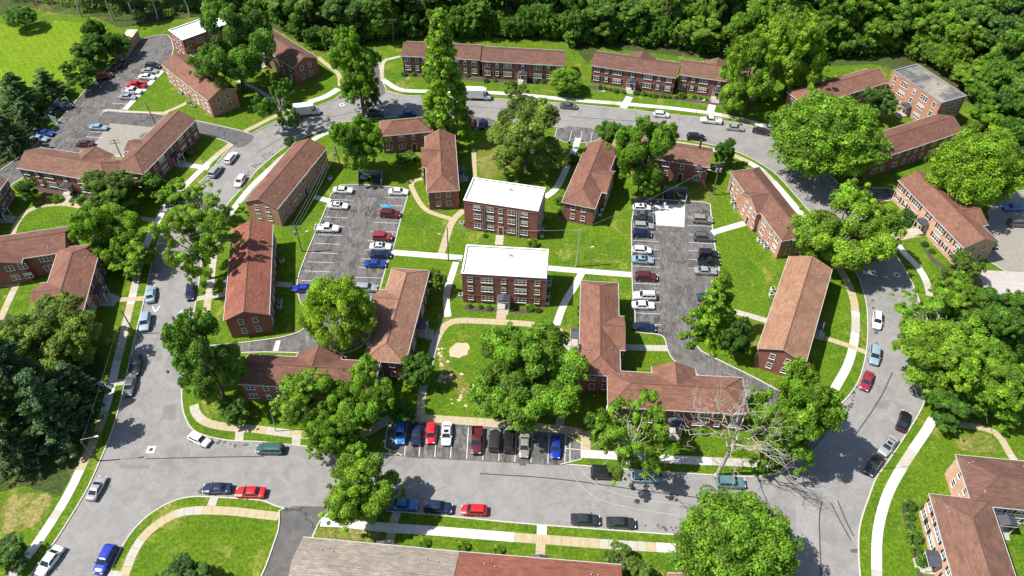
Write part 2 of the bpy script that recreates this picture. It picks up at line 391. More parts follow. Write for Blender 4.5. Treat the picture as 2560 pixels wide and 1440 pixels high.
# kerbs along every edge between paving and planted ground
edge = {}
for f, c in zip(of, cls):
    paved = c == 'road' or c.startswith('lot')
    for a, b in zip(f, f[1:]+f[:1]): edge[(a, b)] = paved
nxt = {}
for (a, b), pv in edge.items():
    if pv and edge.get((b, a)) is False: nxt.setdefault(a, []).append(b)
kb = MB(); used = set()
for s in list(nxt):
    for b0 in nxt[s]:
        if (s, b0) in used: continue
        chain = [s]; cur = (s, b0)
        while cur not in used:
            used.add(cur); chain.append(cur[1]); nn = [x for x in nxt.get(cur[1], []) if (cur[1], x) not in used]
            if not nn: break
            cur = (cur[1], nn[0])
        P = [ov[i] for i in chain]; closed = chain[0] == chain[-1]
        if closed: P = P[:-1]
        n = len(P)
        if n < 2: continue
        off = []
        for i in range(n):
            a = P[i-1] if (i > 0 or closed) else P[i]; c = P[(i+1) % n] if (i < n-1 or closed) else P[i]
            d = (c-a); 
            if d.length < 1e-6: d = Vector((1, 0))
            d.normalize(); off.append(Vector((d.y, -d.x)))      # away from the paving
        for i in range(n if closed else n-1):
            j = (i+1) % n; W_ = .21
            a0, a1 = P[i], P[j]; b0_, b1_ = P[i]+off[i]*W_, P[j]+off[j]*W_
            kb.face([(a0.x, a0.y, -KSTEP), (a0.x, a0.y, .02), (a1.x, a1.y, .02), (a1.x, a1.y, -KSTEP)])
            kb.face([(a0.x, a0.y, .02), (b0_.x, b0_.y, .02), (b1_.x, b1_.y, .02), (a1.x, a1.y, .02)])
            kb.face([(b0_.x, b0_.y, .02), (b0_.x, b0_.y, -.02), (b1_.x, b1_.y, -.02), (b1_.x, b1_.y, .02)])
tag(obj('kerb', kb.mesh('kerb'), [M_kerb]), kind='structure')

# ------------------------------------------------------------------ sidewalks made of single slabs
def resample(P, step):
    out = [P[0]]; acc = 0
    for a, b in zip(P, P[1:]):
        L_ = (b-a).length; 
        while acc+L_ >= step:
            t = (step-acc)/L_; a = a.lerp(b, t); out.append(a); L_ = (b-a).length; acc = 0
        acc += L_
    out.append(P[-1]); return out
WALKN = [0]
def walk(pts, width=1.5, seed=0, style='mix', smooth=True, name='sidewalk'):
    rnd = random.Random(seed*7+len(pts)*13+int(pts[0][0])); WALKN[0] += 1
    P = to_xy(chaikin(pts, 2, False) if smooth and len(pts) > 2 else pts)
    P = resample(P, 1.5)
    if len(P) < 2: return
    if (P[-1]-P[-2]).length < .3 and len(P) > 2: P.pop(-2)
    N = []
    for i in range(len(P)):
        d = (P[min(i+1, len(P)-1)]-P[max(i-1, 0)]).normalized(); N.append(Vector((-d.y, d.x)))
    mb = MB(); cur = 0; run = 0; hgt = .012+.0015*(WALKN[0] % 9)
    for i in range(len(P)-1):
        if run <= 0:
            run = rnd.choice((1, 2, 3, 5, 8)); 
            cur = {'mix': rnd.choice((0, 0, 1, 1, 2)), 'white': 0, 'tan': 2, 'grey': 1, 'wt': rnd.choice((0, 0, 1)), 'gt': rnd.choice((1, 2, 2))}[style]
        run -= 1
        g = .035; a, b = P[i], P[i+1]; d = (b-a).normalized()*g/2; h = width/2
        q = [a+d+N[i]*h, b-d+N[i+1]*h, b-d-N[i+1]*h, a+d-N[i]*h]
        z = hgt+rnd.uniform(0, .006)
        mb.face([(p.x, p.y, z) for p in reversed(q)], cur)
        for j in range(4): mb.face([(q[j].x, q[j].y, -.01), (q[(j+1) % 4].x, q[(j+1) % 4].y, -.01), (q[(j+1) % 4].x, q[(j+1) % 4].y, z), (q[j].x, q[j].y, z)], cur)
    o = obj(name, mb.mesh('slabs'), [M_cw, M_cg, M_ct]); tag(o, kind='structure'); return o
W = walk
W([(20,1450),(50,1412),(70,1388),(95,1355),(140,1287),(175,1228),(207,1160),(246,1080),(278,970),(294,895),(304,860),(313,815),(327,757),(336,720),(346,670),(362,620),(374,590),(400,540),(420,505),(462,465),(500,427),(537,392),(577,360)], 1.55, 1)
W([(450,410),(522,420)], 1.6, 2, 'white'); W([(250,752),(287,750),(359,746)], 1.3, 3, 'gt'); W([(252,752),(292,752)], 3.0, 3, 'grey')
W([(30,592),(37,567),(52,542),(72,525),(100,515),(140,510),(175,511),(200,517),(260,530),(317,542),(350,545),(385,552)], 1.3, 4, 'gt')
W([(160,507),(172,478)], 2.2, 5, 'grey', name='path'); W([(40,715),(27,740),(0,800)], 1.4, 6, 'gt'); W([(0,712),(52,710)], 1.2, 7, 'gt')
W([(150,972),(262,960),(310,955)], 1.4, 8, 'grey')
W([(840,322),(815,332),(790,345),(710,387),(677,420),(640,455),(625,470),(595,507),(577,530),(560,560),(547,590),(532,647),(527,710),(520,745),(517,775),(508,830)], 1.5, 9)
W([(485,1012),(484,1022),(495,1042),(520,1060),(575,1069),(640,1072),(715,1083),(800,1090),(900,1095),(975,1045)], 1.6, 10, 'gt')
W([(600,1072),(597,1103)], 1.5, 11, 'grey'); W([(742,1086),(740,1113)], 1.5, 12, 'grey')
W([(492,747),(560,736)], 1.3, 13, 'gt'); W([(692,710),(730,713)], 1.4, 14, 'grey'); W([(785,492),(826,503)], 1.5, 15, 'white')
W([(985,1042),(1090,1047),(1280,1060),(1430,1076),(1455,1082)], 1.6, 16, 'tan')
W([(1465,1078),(1464,1128)], 1.7, 17, 'gt'); W([(1453,1134),(1575,1141),(1705,1150),(1805,1154),(1920,1160)], 1.6, 18)
W([(1057,447),(1035,450),(1026,460),(1032,475),(1050,510),(1070,530),(1127,547)], 1.2, 19, 'tan', name='path')
W([(1160,525),(1130,550),(1115,597),(1102,637)], 1.6, 20, 'gt', name='path'); W([(981,631),(1060,637),(1156,645)], 1.7, 21, 'white', name='path')
W([(1140,655),(1127,697),(1118,720),(1115,757),(1120,792)], 1.4, 22, 'wt', name='path')
W([(1052,1040),(1052,1007),(1060,960),(1072,915),(1085,860),(1105,820),(1130,801),(1190,802),(1260,806),(1330,810),(1385,822),(1415,850),(1435,900),(1425,980),(1402,1040),(1397,1075)], 1.5, 23, 'gt', name='path')
W([(1255,770),(1252,804)], 2.0, 24, 'tan', name='path'); W([(1085,838),(1062,838)], 2.2, 25, 'grey', name='path')
W([(1455,680),(1435,720),(1420,740),(1405,770),(1390,815)], 1.5, 26, 'white', name='path'); W([(1392,820),(1415,848),(1432,862),(1446,866)], 1.6, 27, 'tan', name='path')
W([(1370,670),(1435,676),(1581,687)], 1.6, 28, 'white', name='path'); W([(1185,372),(1185,385),(1187,445)], 1.1, 29, 'tan', name='path')
W([(1446,345),(1442,360),(1420,410),(1405,447),(1387,477),(1362,493)], 1.6, 30, 'white', name='path')
W([(1250,588),(1247,612)], 1.8, 31, 'grey', name='path'); W([(1780,582),(1820,570),(1862,558)], 1.6, 32, 'white', name='path')
W([(1825,776),(1870,788),(1920,803)], 1.4, 33, 'gt', name='path'); W([(1557,868),(1670,871)], 1.5, 34, 'grey', name='path')
W([(2070,1002),(2095,957),(2117,920),(2130,882),(2137,845),(2140,807),(2137,757),(2125,720),(2115,697),(2080,640),(2032,570),(1995,525),(1957,480),(1915,435),(1890,415),(1842,390),(1760,367),(1690,357)], 1.6, 35)
W([(2062,845),(2120,863),(2166,881)], 1.2, 36, 'gt', name='path')
W([(955,197),(990,222),(1015,227),(1050,228),(1215,230),(1317,238),(1430,250),(1555,259),(1680,270),(1780,283),(1865,300),(1910,315),(1960,335)], 1.6, 37, 'wt')
W([(1001,141),(975,147),(955,152),(955,195)], 1.2, 38, 'gt', name='path'); W([(772,255),(815,242),(846,222)], 2.0, 39, 'white')
W([(850,215),(850,185),(815,160),(795,143)], 1.3, 40, 'gt', name='path'); W([(612,328),(640,315),(668,300),(720,275),(772,255)], 1.4, 41, 'tan')
W([(1574,242),(1558,270)], 2.0, 42, 'white', name='path'); W([(1781,262),(1774,284)], 2.0, 43, 'white', name='path')
W([(405,177),(355,228),(312,274)], 1.5, 44, 'white'); W([(467,257),(440,270),(412,281)], 1.2, 45, 'tan', name='path'); W([(257,276),(310,279),(420,283)], 1.0, 46, 'gt')
W([(590,200),(640,220),(700,262)], 1.2, 47, 'grey', name='path')
W([(2227,585),(2235,597),(2257,630),(2290,660),(2315,697),(2325,740)], 1.5, 48); W([(2240,592),(2292,580)], 2.8, 49, 'tan', name='path')
W([(2332,1047),(2317,1075),(2282,1125),(2250,1175),(2220,1230),(2202,1287),(2192,1342),(2191,1405),(2192,1440),(2200,1560)], 1.6, 50, 'wt')
W([(2332,1052),(2400,1062),(2470,1070),(2500,1090),(2512,1112),(2532,1147),(2545,1160)], 1.3, 51, 'gt', name='path')
W([(802,1305),(865,1307),(965,1320),(1065,1325),(1280,1343),(1380,1350),(1505,1360),(1690,1371)], 1.6, 52)
W([(1355,1311),(1354,1340)], 1.6, 53, 'white', name='path'); W([(1352,1357),(1350,1395)], 1.5, 53, 'tan', name='path'); W([(992,1281),(982,1312),(973,1360)], 1.4, 54, 'gt', name='path')
W([(310,1440),(332,1380),(360,1337),(400,1305),(442,1282),(487,1275),(575,1277),(640,1285),(697,1291)], 1.5, 55, 'gt'); W([(536,1243),(528,1265)], 1.4, 56, 'grey')
W([(300,1500),(310,1440)], 1.5, 57, 'gt'); W([(270,1437),(305,1440)], 1.4, 58, 'grey')
W([(222,379),(322,394)], 1.0, 59, 'tan'); W([(290,405),(322,420)], 1.0, 60, 'tan', name='path')

# ------------------------------------------------------------------ flat marks and patches
def patch(name, pts, m, z, label=None):
    P = to_xy(pts); me = bpy.data.meshes.new(name); bm = bmesh.new()
    f = bm.faces.new([bm.verts.new((p.x, p.y, z)) for p in P]); bmesh.ops.triangulate(bm, faces=[f]); bmesh.ops.recalc_face_normals(bm, faces=bm.faces)
    if bm.faces[:] and bm.faces[:][0].normal.z < 0: bmesh.ops.reverse_faces(bm, faces=bm.faces)
    bm.to_mesh(me); bm.free(); o = obj(name, me, [m]); tag(o, kind='structure'); return o
def strip(mb, pts, width, z, smooth=False):
    P = to_xy(chaikin(pts, 2, False) if smooth else pts)
    for a, b in zip(P, P[1:]):
        d = (b-a); 
        if d.length < 1e-4: continue
        d.normalize(); n = Vector((-d.y, d.x))*width/2
        mb.face([(p.x, p.y, z) for p in (a-n, b-n, b+n, a+n)])
ZR = -KSTEP
patch('concrete_pad', [(1637,511),(1713,510),(1711,566),(1641,562)], M_cw, ZR+.006)
patch('concrete_pad', [(276,307),(390,318),(350,337),(340,372),(312,394),(222,376),(245,345)], M_pad, ZR+.004)
patch('dirt_patch', chaikin([(1123,872),(1131,866),(1142,856),(1158,858),(1168,856),(1176,869),(1169,878),(1170,887),(1156,890),(1147,896),(1136,892),(1124,893)], 1), M_dirt, .006)
rq = random.Random(9)
for i in range(46):
    px_, py_ = (rq.gauss(1103, 5), rq.uniform(870, 955)) if i < 22 else ((rq.gauss(1118, 14), rq.gauss(945, 10)) if i < 34 else (rq.gauss(1150, 30), rq.gauss(985, 16)))
    rr0 = rq.uniform(1.2, 4.2); patch('dirt_patch', [(px_+rr0*1.5*rq.uniform(.5, 1.2)*math.cos(a*.9), py_+rr0*rq.uniform(.5, 1.2)*math.sin(a*.9)) for a in range(7)], M_dirt, .0061+.0001*i)
M_patch = mat('patched_asphalt', asphalt_b((.19, .182, .176), .9, 1.1, 0, .3)); M_worn = mat('worn_asphalt', asphalt_b((.275, .262, .250), .92, 1.06, 0, .3))
for i, q in enumerate(([(1700,1255),(1760,1260),(1758,1275),(1698,1270)], [(410,1010),(440,1012),(436,1050),(404,1046)], [(1990,1262),(2052,1268),(2048,1440),(2060,1560),(1990,1560)], [(1010,268),(1048,266),(1050,274),(1010,277)], [(2190,1000),(2226,1000),(2218,1022),(2180,1020)], [(300,1160),(372,1162),(372,1172),(296,1170)])):
    patch('asphalt_patch', q, M_patch if i != 2 else M_worn, -KSTEP+.003+.0002*i)
for i, q in enumerate(([(1164,762),(1190,766),(1245,770),(1245,780),(1180,778),(1158,772)], [(1265,772),(1362,772),(1358,782),(1290,784)],
   [(1475,213),(1690,240),(1840,262),(1838,268),(1690,250),(1475,222)], [(1005,182),(1200,195),(1400,208),(1398,214),(1190,203),(1005,190)],
   [(2253,1270),(2268,1270),(2290,1350),(2310,1440),(2295,1440),(2272,1350)], [(2235,540),(2275,585),(2240,585),(2225,560)], [(2285,585),(2330,640),(2390,690),(2330,655)],
   [(85,455),(140,470),(240,495),(235,508),(150,496),(85,475)])):
    patch('mulch_bed', q, M_mulch, .005+.0005*i)
def stripe_set(segs, w_=.095, m=M_paint, z=ZR+.012):
    mb = MB()
    for s in segs: strip(mb, s, w_, z)
    o = obj('parking_stripes' if m is M_paint else 'seam', mb.mesh('stripes'), [m]); tag(o, kind='structure')
def lerp(a, b, t): return (a[0]+(b[0]-a[0])*t, a[1]+(b[1]-a[1])*t)
segs = []
for y in (497,519,541,563,585,607,630,653,676,700,717): # left row of the middle lot
    xl = 837+(y-467)*(745-837)/(715-467)
    segs.append([(xl+1, y), (xl+58+(y-500)*.06, y+3)])
for y in (492,512,533,555,577,600,623,646,668,692,716):
    xr = 1020+(y-472)*(950-1020)/(717-472)
    segs.append([(xr-1, y+2), (xr-58-(y-500)*.06, y)])
stripe_set(segs)
segs = []
for y in (508,528,549,569,600,620,642,664,686,707,727,752,781,808): segs.append([(1582, y), (1644+(y-500)*.03, y+3)])
for y in (542,563,585,606,626,648,670): segs.append([(1722, y-1), (1779+(y-542)*.12, y+2)])
stripe_set(segs)
segs = []
for x in (1014,1050,1089,1128,1168,1208,1248,1288,1328,1370,1412):
    t = (x-972)/480; yt = 1054+t*34; yb = 1136+t*26; segs.append([(x+3, yt), (x-3+t*3, yb)])
segs.append([(1425,1098),(1425,1160)]); segs.append([(1414,1120),(1450,1123)])
stripe_set(segs, .13)
segs = [[(300+(i*16.5)-34, 279-i*17+3), (357-34+(i*16.5)-10, 281-i*17-2)] for i in range(0)]
for i in range(7):
    x = 312+i*14.0; y = 275-i*15.5; segs.append([(x-4, y), (x-46, y-3)])
for y in (330, 343, 356): segs.append([(268-(y-330)*.8, y), (225-(y-330)*.8, y-2)])
stripe_set(segs, .12)
stripe_set([[(1430,325),(1422,356)],[(1455,327),(1450,357)],[(1481,328),(1476,357)]], .12)
mk = MB(); strip(mk, [(381,765),(387,779)], .28, ZR+.012); strip(mk, [(387,779),(399,764)], .28, ZR+.014)
tag(obj('road_marking', mk.mesh('chevron'), [M_paint]), kind='structure')
mk = MB(); strip(mk, [(443,786),(455,774)], .3, ZR+.012); tag(obj('road_marking', mk.mesh('bar'), [M_paint]), kind='structure')
patch('road_marking', [(690,851),(701,850),(695,876),(682,876)], M_paint, ZR+.012)
def manhole(px, py, square):
    c = G(px, py); mb = MB()
    z = ZR+.010
    if square: mb.face([(c.x+x, c.y+y, z) for x, y in ((-.72,-.72),(.72,-.72),(.72,.72),(-.72,.72))], 0)
    else: mb.face([(c.x+.75*math.cos(t*math.pi/10), c.y+.75*math.sin(t*math.pi/10), z) for t in range(20)], 0)
    mb.face([(c.x+.36*math.cos(t*math.pi/10), c.y+.36*math.sin(t*math.pi/10), z+.006) for t in range(20)], 1)
    tag(obj('manhole_cover', mb.mesh('manhole'), [M_paint, M_seam]), 'round iron manhole cover '+('in a white square patch on the left junction' if square else ('ringed in white on the top street bend' if px < 1500 else 'ringed in white on the shaded right bend')), 'manhole cover', None)
manhole(377, 1123, True); manhole(855, 261, False); manhole(2243, 686, False)
for px, py, lab in ((1307,1159,'iron storm drain grate at the edge of the parking bay'), (2137,1376,'rusty storm drain grate by the right kerb of the lower road')):
    c = G(px, py); mb = MB(); 
    mb.box(-.55, .55, -.3, .3, ZR, ZR+.012, None, 0)
    for i in range(7): mb.box(-.5+i*.15, -.42+i*.15, -.25, .25, ZR+.012, ZR+.03, None, 1)
    tag(obj('storm_drain', mb.mesh('drain'), [M_seam, M_wood], None, (c.x, c.y, 0)), lab, 'storm drain')
mb = MB()
for s in ([(855,285),(900,276),(960,268),(1050,262),(1150,263),(1280,272)], [(640,382),(700,345),(780,305),(855,285)], [(1200,1183),(1400,1195),(1600,1225),(1900,1262)],
          [(2054,1440),(2050,1350),(2048,1290),(2056,1250)], [(365,1146),(520,1142),(660,1140)], [(2140,1085),(2200,1000),(2232,930)], [(1420,290),(1500,296),(1640,306)],
          [(2128,1350),(2100,1300),(2078,1256)], [(2135,1340),(2115,1300),(2095,1250)]):
    strip(mb, s, .20, ZR+.005, True)
tag(obj('tar_seam', mb.mesh('seam'), [M_seam]), kind='structure')
mb = MB()
for s in ([(1426,1172),(1432,1188),(1450,1212),(1480,1238),(1520,1256),(1590,1272),(1700,1288)], [(1454,1172),(1470,1195),(1505,1220),(1560,1240),(1640,1252),(1720,1262)]):
    strip(mb, s, .12, ZR+.007, True)
tag(obj('faded_turning_line', mb.mesh('faded'), [M_faint]), kind='structure')
mb = MB(); rr = random.Random(5)
for s in ([(1735,868),(1800,905),(1860,935)],):
    pass
for (x0, y0, x1, y1, n) in ((470,967,480,1060,14),(520,1105,640,1118,16),(610,440,700,360,26),(2140,960,2120,1030,22),(2185,725,2190,870,18),(1590,1308,1690,1322,12),(500,1225,520,1228,8),(900,290,1100,284,8),(350,800,345,850,8),(1560,1185,1740,1195,10)):
    for k in range(n):
        t = rr.random(); c = G(x0+(x1-x0)*t+rr.uniform(-8, 8), y0+(y1-y0)*t+rr.uniform(-5, 5)); r = rr.uniform(.12, .42); z = ZR+.0085
        mb.face([(c.x+r*rr.uniform(.6, 1.2)*math.cos(a*math.pi/4), c.y+r*rr.uniform(.6, 1.2)*math.sin(a*math.pi/4), z+.0002*(k % 9)) for a in range(8)])
tag(obj('oil_stains', mb.mesh('stains'), [plain('oil_stain', (.085, .08, .076), .8, var=.3)]), kind='structure')
# ------------------------------------------------------------------ houses
WIN = {}
def win_mesh(wd, ht, n):
    k = (wd, ht, n)
    if k not in WIN:
        f = MB(); b = .085
        f.box(-wd/2-b, wd/2+b, -.07, .03, ht/2, ht/2+b); f.box(-wd/2-b-.05, wd/2+b+.05, -.14, .03, -ht/2-b*1.3, -ht/2)
        f.box(-wd/2-b, -wd/2, -.07, .03, -ht/2, ht/2); f.box(wd/2, wd/2+b, -.07, .03, -ht/2, ht/2)
        for i in range(1, n): f.box(-wd/2+wd*i/n-.06, -wd/2+wd*i/n+.06, -.065, .03, -ht/2, ht/2)
        for i in range(n): 
            a = -wd/2+wd*i/n+(.06 if i else 0); c = -wd/2+wd*(i+1)/n-(.06 if i < n-1 else 0)
            f.box(a, c, -.055, .03, -.035, .035)
        g = MB(); g.box(-wd/2, wd/2, -.02, .02, -ht/2, ht/2, None, 0)
        rnd = random.Random(n*7+int(wd*10))
        for i in range(n):
            if rnd.random() < .7:
                a = -wd/2+wd*i/n+.07; c = -wd/2+wd*(i+1)/n-.07; g.box(a, c, -.03, -.02, .04, ht/2, None, 1)
        WIN[k] = (f.mesh('window_frame'), g.mesh('window_pane'))
    return WIN[k]
SH = {}
def shutter_mesh(ht):
    if ht not in SH:
        m = MB(); m.box(-.2, .2, -.06, .03, -ht/2, ht/2)
        for i in range(5): m.box(-.15, .15, -.075, -.06, -ht/2+.1+i*(ht-.2)/5, -ht/2+.1+(i+.55)*(ht-.2)/5)
        SH[ht] = m.mesh('shutter')
    return SH[ht]
KW = {1: (.75, 1), 2: (1.45, 2), 3: (2.25, 3), 4: (2.6, 4), 5: (.85, 1)}
def put_window(root, o, d, u, z, kind, shutters, ht=1.25):
    wd, n = KW[kind]; f, g = win_mesh(wd, ht, n); rz = math.atan2(d[1], d[0])
    loc = (o[0]+d[0]*u, o[1]+d[1]*u, z)
    wo = obj('window', f, [M_trim], root, loc, rz); obj('pane', g, [M_glassw, M_blind], wo)
    if shutters:
        for s in (-1, 1):
            x = u+s*(wd/2+.33); obj('shutter', shutter_mesh(ht), [M_black], root, (o[0]+d[0]*x, o[1]+d[1]*x, z), rz)
def porch(root, o, d, u, big=False, z0=0.0):
    rz = math.atan2(d[1], d[0]); p = obj('door', door_mesh, [M_door, M_trim], root, (o[0]+d[0]*u, o[1]+d[1]*u, z0+.35), rz)
    c = obj('porch_roof', canopy_mesh, [M_slate, M_trim], root, (o[0]+d[0]*u, o[1]+d[1]*u, z0+.3), rz)
    s = obj('steps', steps_mesh, [M_cg], root, (o[0]+d[0]*u, o[1]+d[1]*u, 0), rz)
m_ = MB(); m_.box(-.5, .5, -.05, .03, 0, 2.1, None, 0); m_.box(-.62, -.5, -.08, .03, 0, 2.2, None, 1); m_.box(.5, .62, -.08, .03, 0, 2.2, None, 1); m_.box(-.5, .5, -.08, .03, 2.1, 2.2, None, 1); door_mesh = m_.mesh('door')
m_ = MB()
for s in (-1, 1):
    m_.face([(0, -1.9, 3.15), (0, 0, 3.15), (s*1.35, 0, 2.6), (s*1.35, -1.9, 2.6)][::s], 0)
    m_.face([(0, -1.9, 3.07), (0, 0, 3.07), (s*1.35, 0, 2.5), (s*1.35, -1.9, 2.5)][::-s], 0)
    m_.tube((s*1.15, -1.7, .05), (s*1.15, -1.7, 2.55), .07, .07, 6, 1)
m_.face([(-1.35, -1.9, 2.5), (1.35, -1.9, 2.5), (0, -1.9, 3.1)], 0); m_.box(-1.3, 1.3, -1.93, -1.87, 2.42, 2.5, None, 1)
canopy_mesh = m_.mesh('canopy')
m_ = MB(); m_.box(-1.3, 1.3, -1.8, 0, 0, .34)
for i in range(3): m_.box(-1.1, 1.1, -1.8-.32*(i+1), -1.8-.32*i, 0, .34-.09*(i+1))
steps_mesh = m_.mesh('steps')
m_ = MB()
m_.tube((0, 0, 0), (0, 0, .28), .07, .07, 8); m_.tube((0, 0, .28), (0, 0, .33), .10, .10, 8); vent_mesh = m_.mesh('vent')

def add_walls(mb, x0, x1, y0, y1, ze, rise, gl, gr, along='x', z0=-.05):
    """closed wall prism; gables where asked (ridge along the given axis)"""
    mb.box(x0, x1, y0, y1, z0, ze)
    if along == 'x':
        ym = (y0+y1)/2; h = rise*(y1-y0)/(y1-y0+.6)
        for on, x, s in ((gl, x0, 1), (gr, x1, -1)):
            if on:
                a = [(x, y0, ze), (x, y1, ze), (x, ym, ze+h)]; b = [(x+s*.2, *p[1:]) for p in a]
                mb.face(a[::-1] if s > 0 else a); mb.face(b if s > 0 else b[::-1])
def roof_main(mb, L, W_, ze, rise, eL, eR, th=.16, inset=None):
    ym = W_/2; ins = W_/2 if inset is None else inset
    xl = ins if eL == 'hip' else 0; xr = L-(ins if eR == 'hip' else 0)
    A, B, C, D = (0, 0, ze), (L, 0, ze), (L, W_, ze), (0, W_, ze)
    P, Q = (xl, ym, ze+rise), (xr, ym, ze+rise)
    mb.face([A, B, Q, P]); mb.face([C, D, P, Q])
    lo = lambda p: (p[0], p[1], p[2]-th)
    if eL == 'hip': mb.face([D, A, P])
    else: mb.face([A, P, lo(P), lo(A)], 1); mb.face([P, D, lo(D), lo(P)], 1)
    if eR == 'hip': mb.face([B, C, Q])
    else: mb.face([Q, B, lo(B), lo(Q)], 1); mb.face([C, Q, lo(Q), lo(C)], 1)
    mb.face([lo(A), lo(P), lo(Q), lo(B)]); mb.face([lo(D), lo(C), lo(Q), lo(P)])
    # ridge and hip caps, dark to paint in the shade line between slopes
    mb.box(xl, xr, ym-.10, ym+.10, ze+rise-.02, ze+rise+.04, None, 2)
    for on, c0, c1, p in ((eL == 'hip', A, D, P), (eR == 'hip', B, C, Q)):
        if on:
            for q in (c0, c1): mb.tube(q, p, .07, .07, 4, 2, False)
PAT_S = {0: [(.065, 2), (.185, 1), (.315, 3), (.5, 'd'), (.685, 3), (.815, 1), (.935, 2)], 1: [(.065, 2), (.185, 1), (.315, 3), (.5, 1), (.685, 3), (.815, 1), (.935, 2)]}
PAT_R = {0: [(.07, 2), (.17, 1), (.30, 2), (.40, 1), (.5, 'r'), (.60, 1), (.70, 2), (.83, 1), (.93, 2)], 1: [(.07, 2), (.17, 1), (.30, 2), (.42, 1), (.5, 1), (.58, 1), (.70, 2), (.83, 1), (.93, 2)]}
PAT_H = {0: [(.12, 2), (.38, 3), (.62, 'd'), (.86, 2)], 1: [(.12, 2), (.38, 3), (.62, 1), (.86, 2)]}
PAT_HR = {0: [(.12, 2), (.38, 2), (.62, 'r'), (.86, 2)], 1: [(.12, 2), (.38, 2), (.62, 1), (.86, 2)]}
PAT_E = {0: [(.33, 5), (.67, 5)], 1: [(.33, 5), (.67, 5)]}
HN = [0]
def house(label, p0, p1, q=None, Wd=8.6, ends=('gable', 'gable'), ze=5.5, rise=1.9, wings=(), roof=None, brick=None, fr=PAT_S, bk=PAT_R, el=PAT_E, er=PAT_E, shutters=True, inset=None, group=None, ext=(0, 0), fbase=False, ac=()):
    a = G(*p0, ze); b = G(*p1, ze); d = (b-a); d.z = 0; L = d.length; d.normalize(); nrm = Vector((-d.y, d.x, 0))
    a = a-d*ext[0]; L += ext[0]+ext[1]
    if q is not None:
        c = G(*q, ze); Wd = (c-a).dot(nrm)
        if not 4 < Wd < 16: print('WIDTH', label, Wd)
    rz = math.atan2(d.y, d.x)
    HN[0] += 1; zj = 0.0
    root = thing('brick_house', label, 'apartment house', (a.x, a.y, 0), rz, group)
    rm = roof or M_roof; bmx = brick or M_brick
    o = .30
    wmb = MB(); add_walls(wmb, o, L-o, o, Wd-o, ze-.1, rise, ends[0] == 'gable', ends[1] == 'gable')
    rmb = MB(); roof_main(rmb, L, Wd, ze, rise, ends[0], ends[1], inset=inset)
    gmb = MB(); g = .09
    gmb.box(-.02, L+.02, -g, 0, ze-.14, ze+.01); gmb.box(-.02, L+.02, Wd, Wd+g, ze-.14, ze+.01)
    if ends[0] == 'hip': gmb.box(-g, -.02, -g, Wd+g, ze-.14, ze+.01)
    if ends[1] == 'hip': gmb.box(L+.02, L+g, -g, Wd+g, ze-.14, ze+.01)
    for (side, u0, u1, dep, hipi) in wings:
        u0 *= L; u1 *= L; ww = u1-u0; s = rise/(Wd/2); rh = min(rise*.98, s*ww/2)
        if side == 'b': y0, y1, ya = Wd-o-.5, Wd+dep, Wd/2
        else: y0, y1, ya = o+.5, -dep, Wd/2
        ywall = y1-(o if side == 'b' else -o)
        wmb.box(u0+o, u1-o, min(y0, ywall), max(y0, ywall), -.05, ze-.1)
        um = (u0+u1)/2; zr = ze+rh+.02; hi = min(ww/2, dep+Wd*.3) if hipi else 0
        yr = y1-(hi if side == 'b' else -hi); yin = ya
        Ze = ze+.012
        # where the wing's eave meets the main roof plane: run eaves in to y at main eave
        yb = Wd-.02 if side == 'b' else .02
        A, B = (u0, y1, Ze), (u1, y1, Ze); C, D = (u1, yb, Ze), (u0, yb, Ze); P, Q = (um, yr, zr), (um, yin, zr)
        F_ = [[A, D, Q, P], [C, B, P, Q]] + ([[B, A, P]] if hipi else [])
        if side == 'b': pass
        else: F_ = [f[::-1] for f in F_]
        for f in F_: rmb.face(f[::-1])
        if not hipi:
            sg = -1 if side == 'b' else 1
            wmb.face([(u0+o, ywall, ze-.1), (u1-o, ywall, ze-.1), (um, ywall, ze-.1+rh*.93)]); wmb.face([(u1-o, ywall+sg*.2, ze-.1), (u0+o, ywall+sg*.2, ze-.1), (um, ywall+sg*.2, ze-.1+rh*.93)])
            for e_ in (A, B): rmb.face([e_, P, (P[0], P[1], P[2]-.15), (e_[0], e_[1], e_[2]-.15)], 1)
            rmb.face([A, D, (D[0], D[1], D[2]-.01), P][:0] or [(A[0], A[1], A[2]-.15), (P[0], P[1], P[2]-.15), (Q[0], Q[1], Q[2]-.15), (D[0], D[1], D[2]-.15)]); rmb.face([(B[0], B[1], B[2]-.15), (C[0], C[1], C[2]-.15), (Q[0], Q[1], Q[2]-.15), (P[0], P[1], P[2]-.15)])
        lo_ = [(p[0], p[1], p[2]-.15) for p in (A, B, C, D)]; (rmb.face(lo_) if hipi else None); rmb.tube(P, Q, .07, .07, 4, 2, False)
        if hipi: rmb.tube(A, P, .06, .06, 4, 2, False); rmb.tube(B, P, .06, .06, 4, 2, False)
        e0, e1 = min(y1, yb), max(y1, yb)
        gmb.box(u0-g, u0, e0-(g if side != 'b' else 0), e1+(g if side == 'b' else 0), ze-.155, ze+.022); gmb.box(u1, u1+g, e0-(g if side != 'b' else 0), e1+(g if side == 'b' else 0), ze-.155, ze+.022)
        if not hipi: pass
        elif side == 'b': gmb.box(u0, u1, y1, y1+g, ze-.155, ze+.022)
        else: gmb.box(u0, u1, y1-g, y1, ze-.155, ze+.022)
    obj('wall', wmb.mesh('walls'), [bmx], root); obj('roof', rmb.mesh('roof'), [rm, M_gut, M_ridge if rm is not M_roofg else rm], root); obj('gutter', gmb.mesh('gutter'), [M_gut], root)
    def wing_at(side, u):
        for wgn in wings:
            if wgn[0] == side and wgn[1]-.01 < u < wgn[2]+.01: return wgn[3]
        return 0
    zs = (1.75, 4.35)
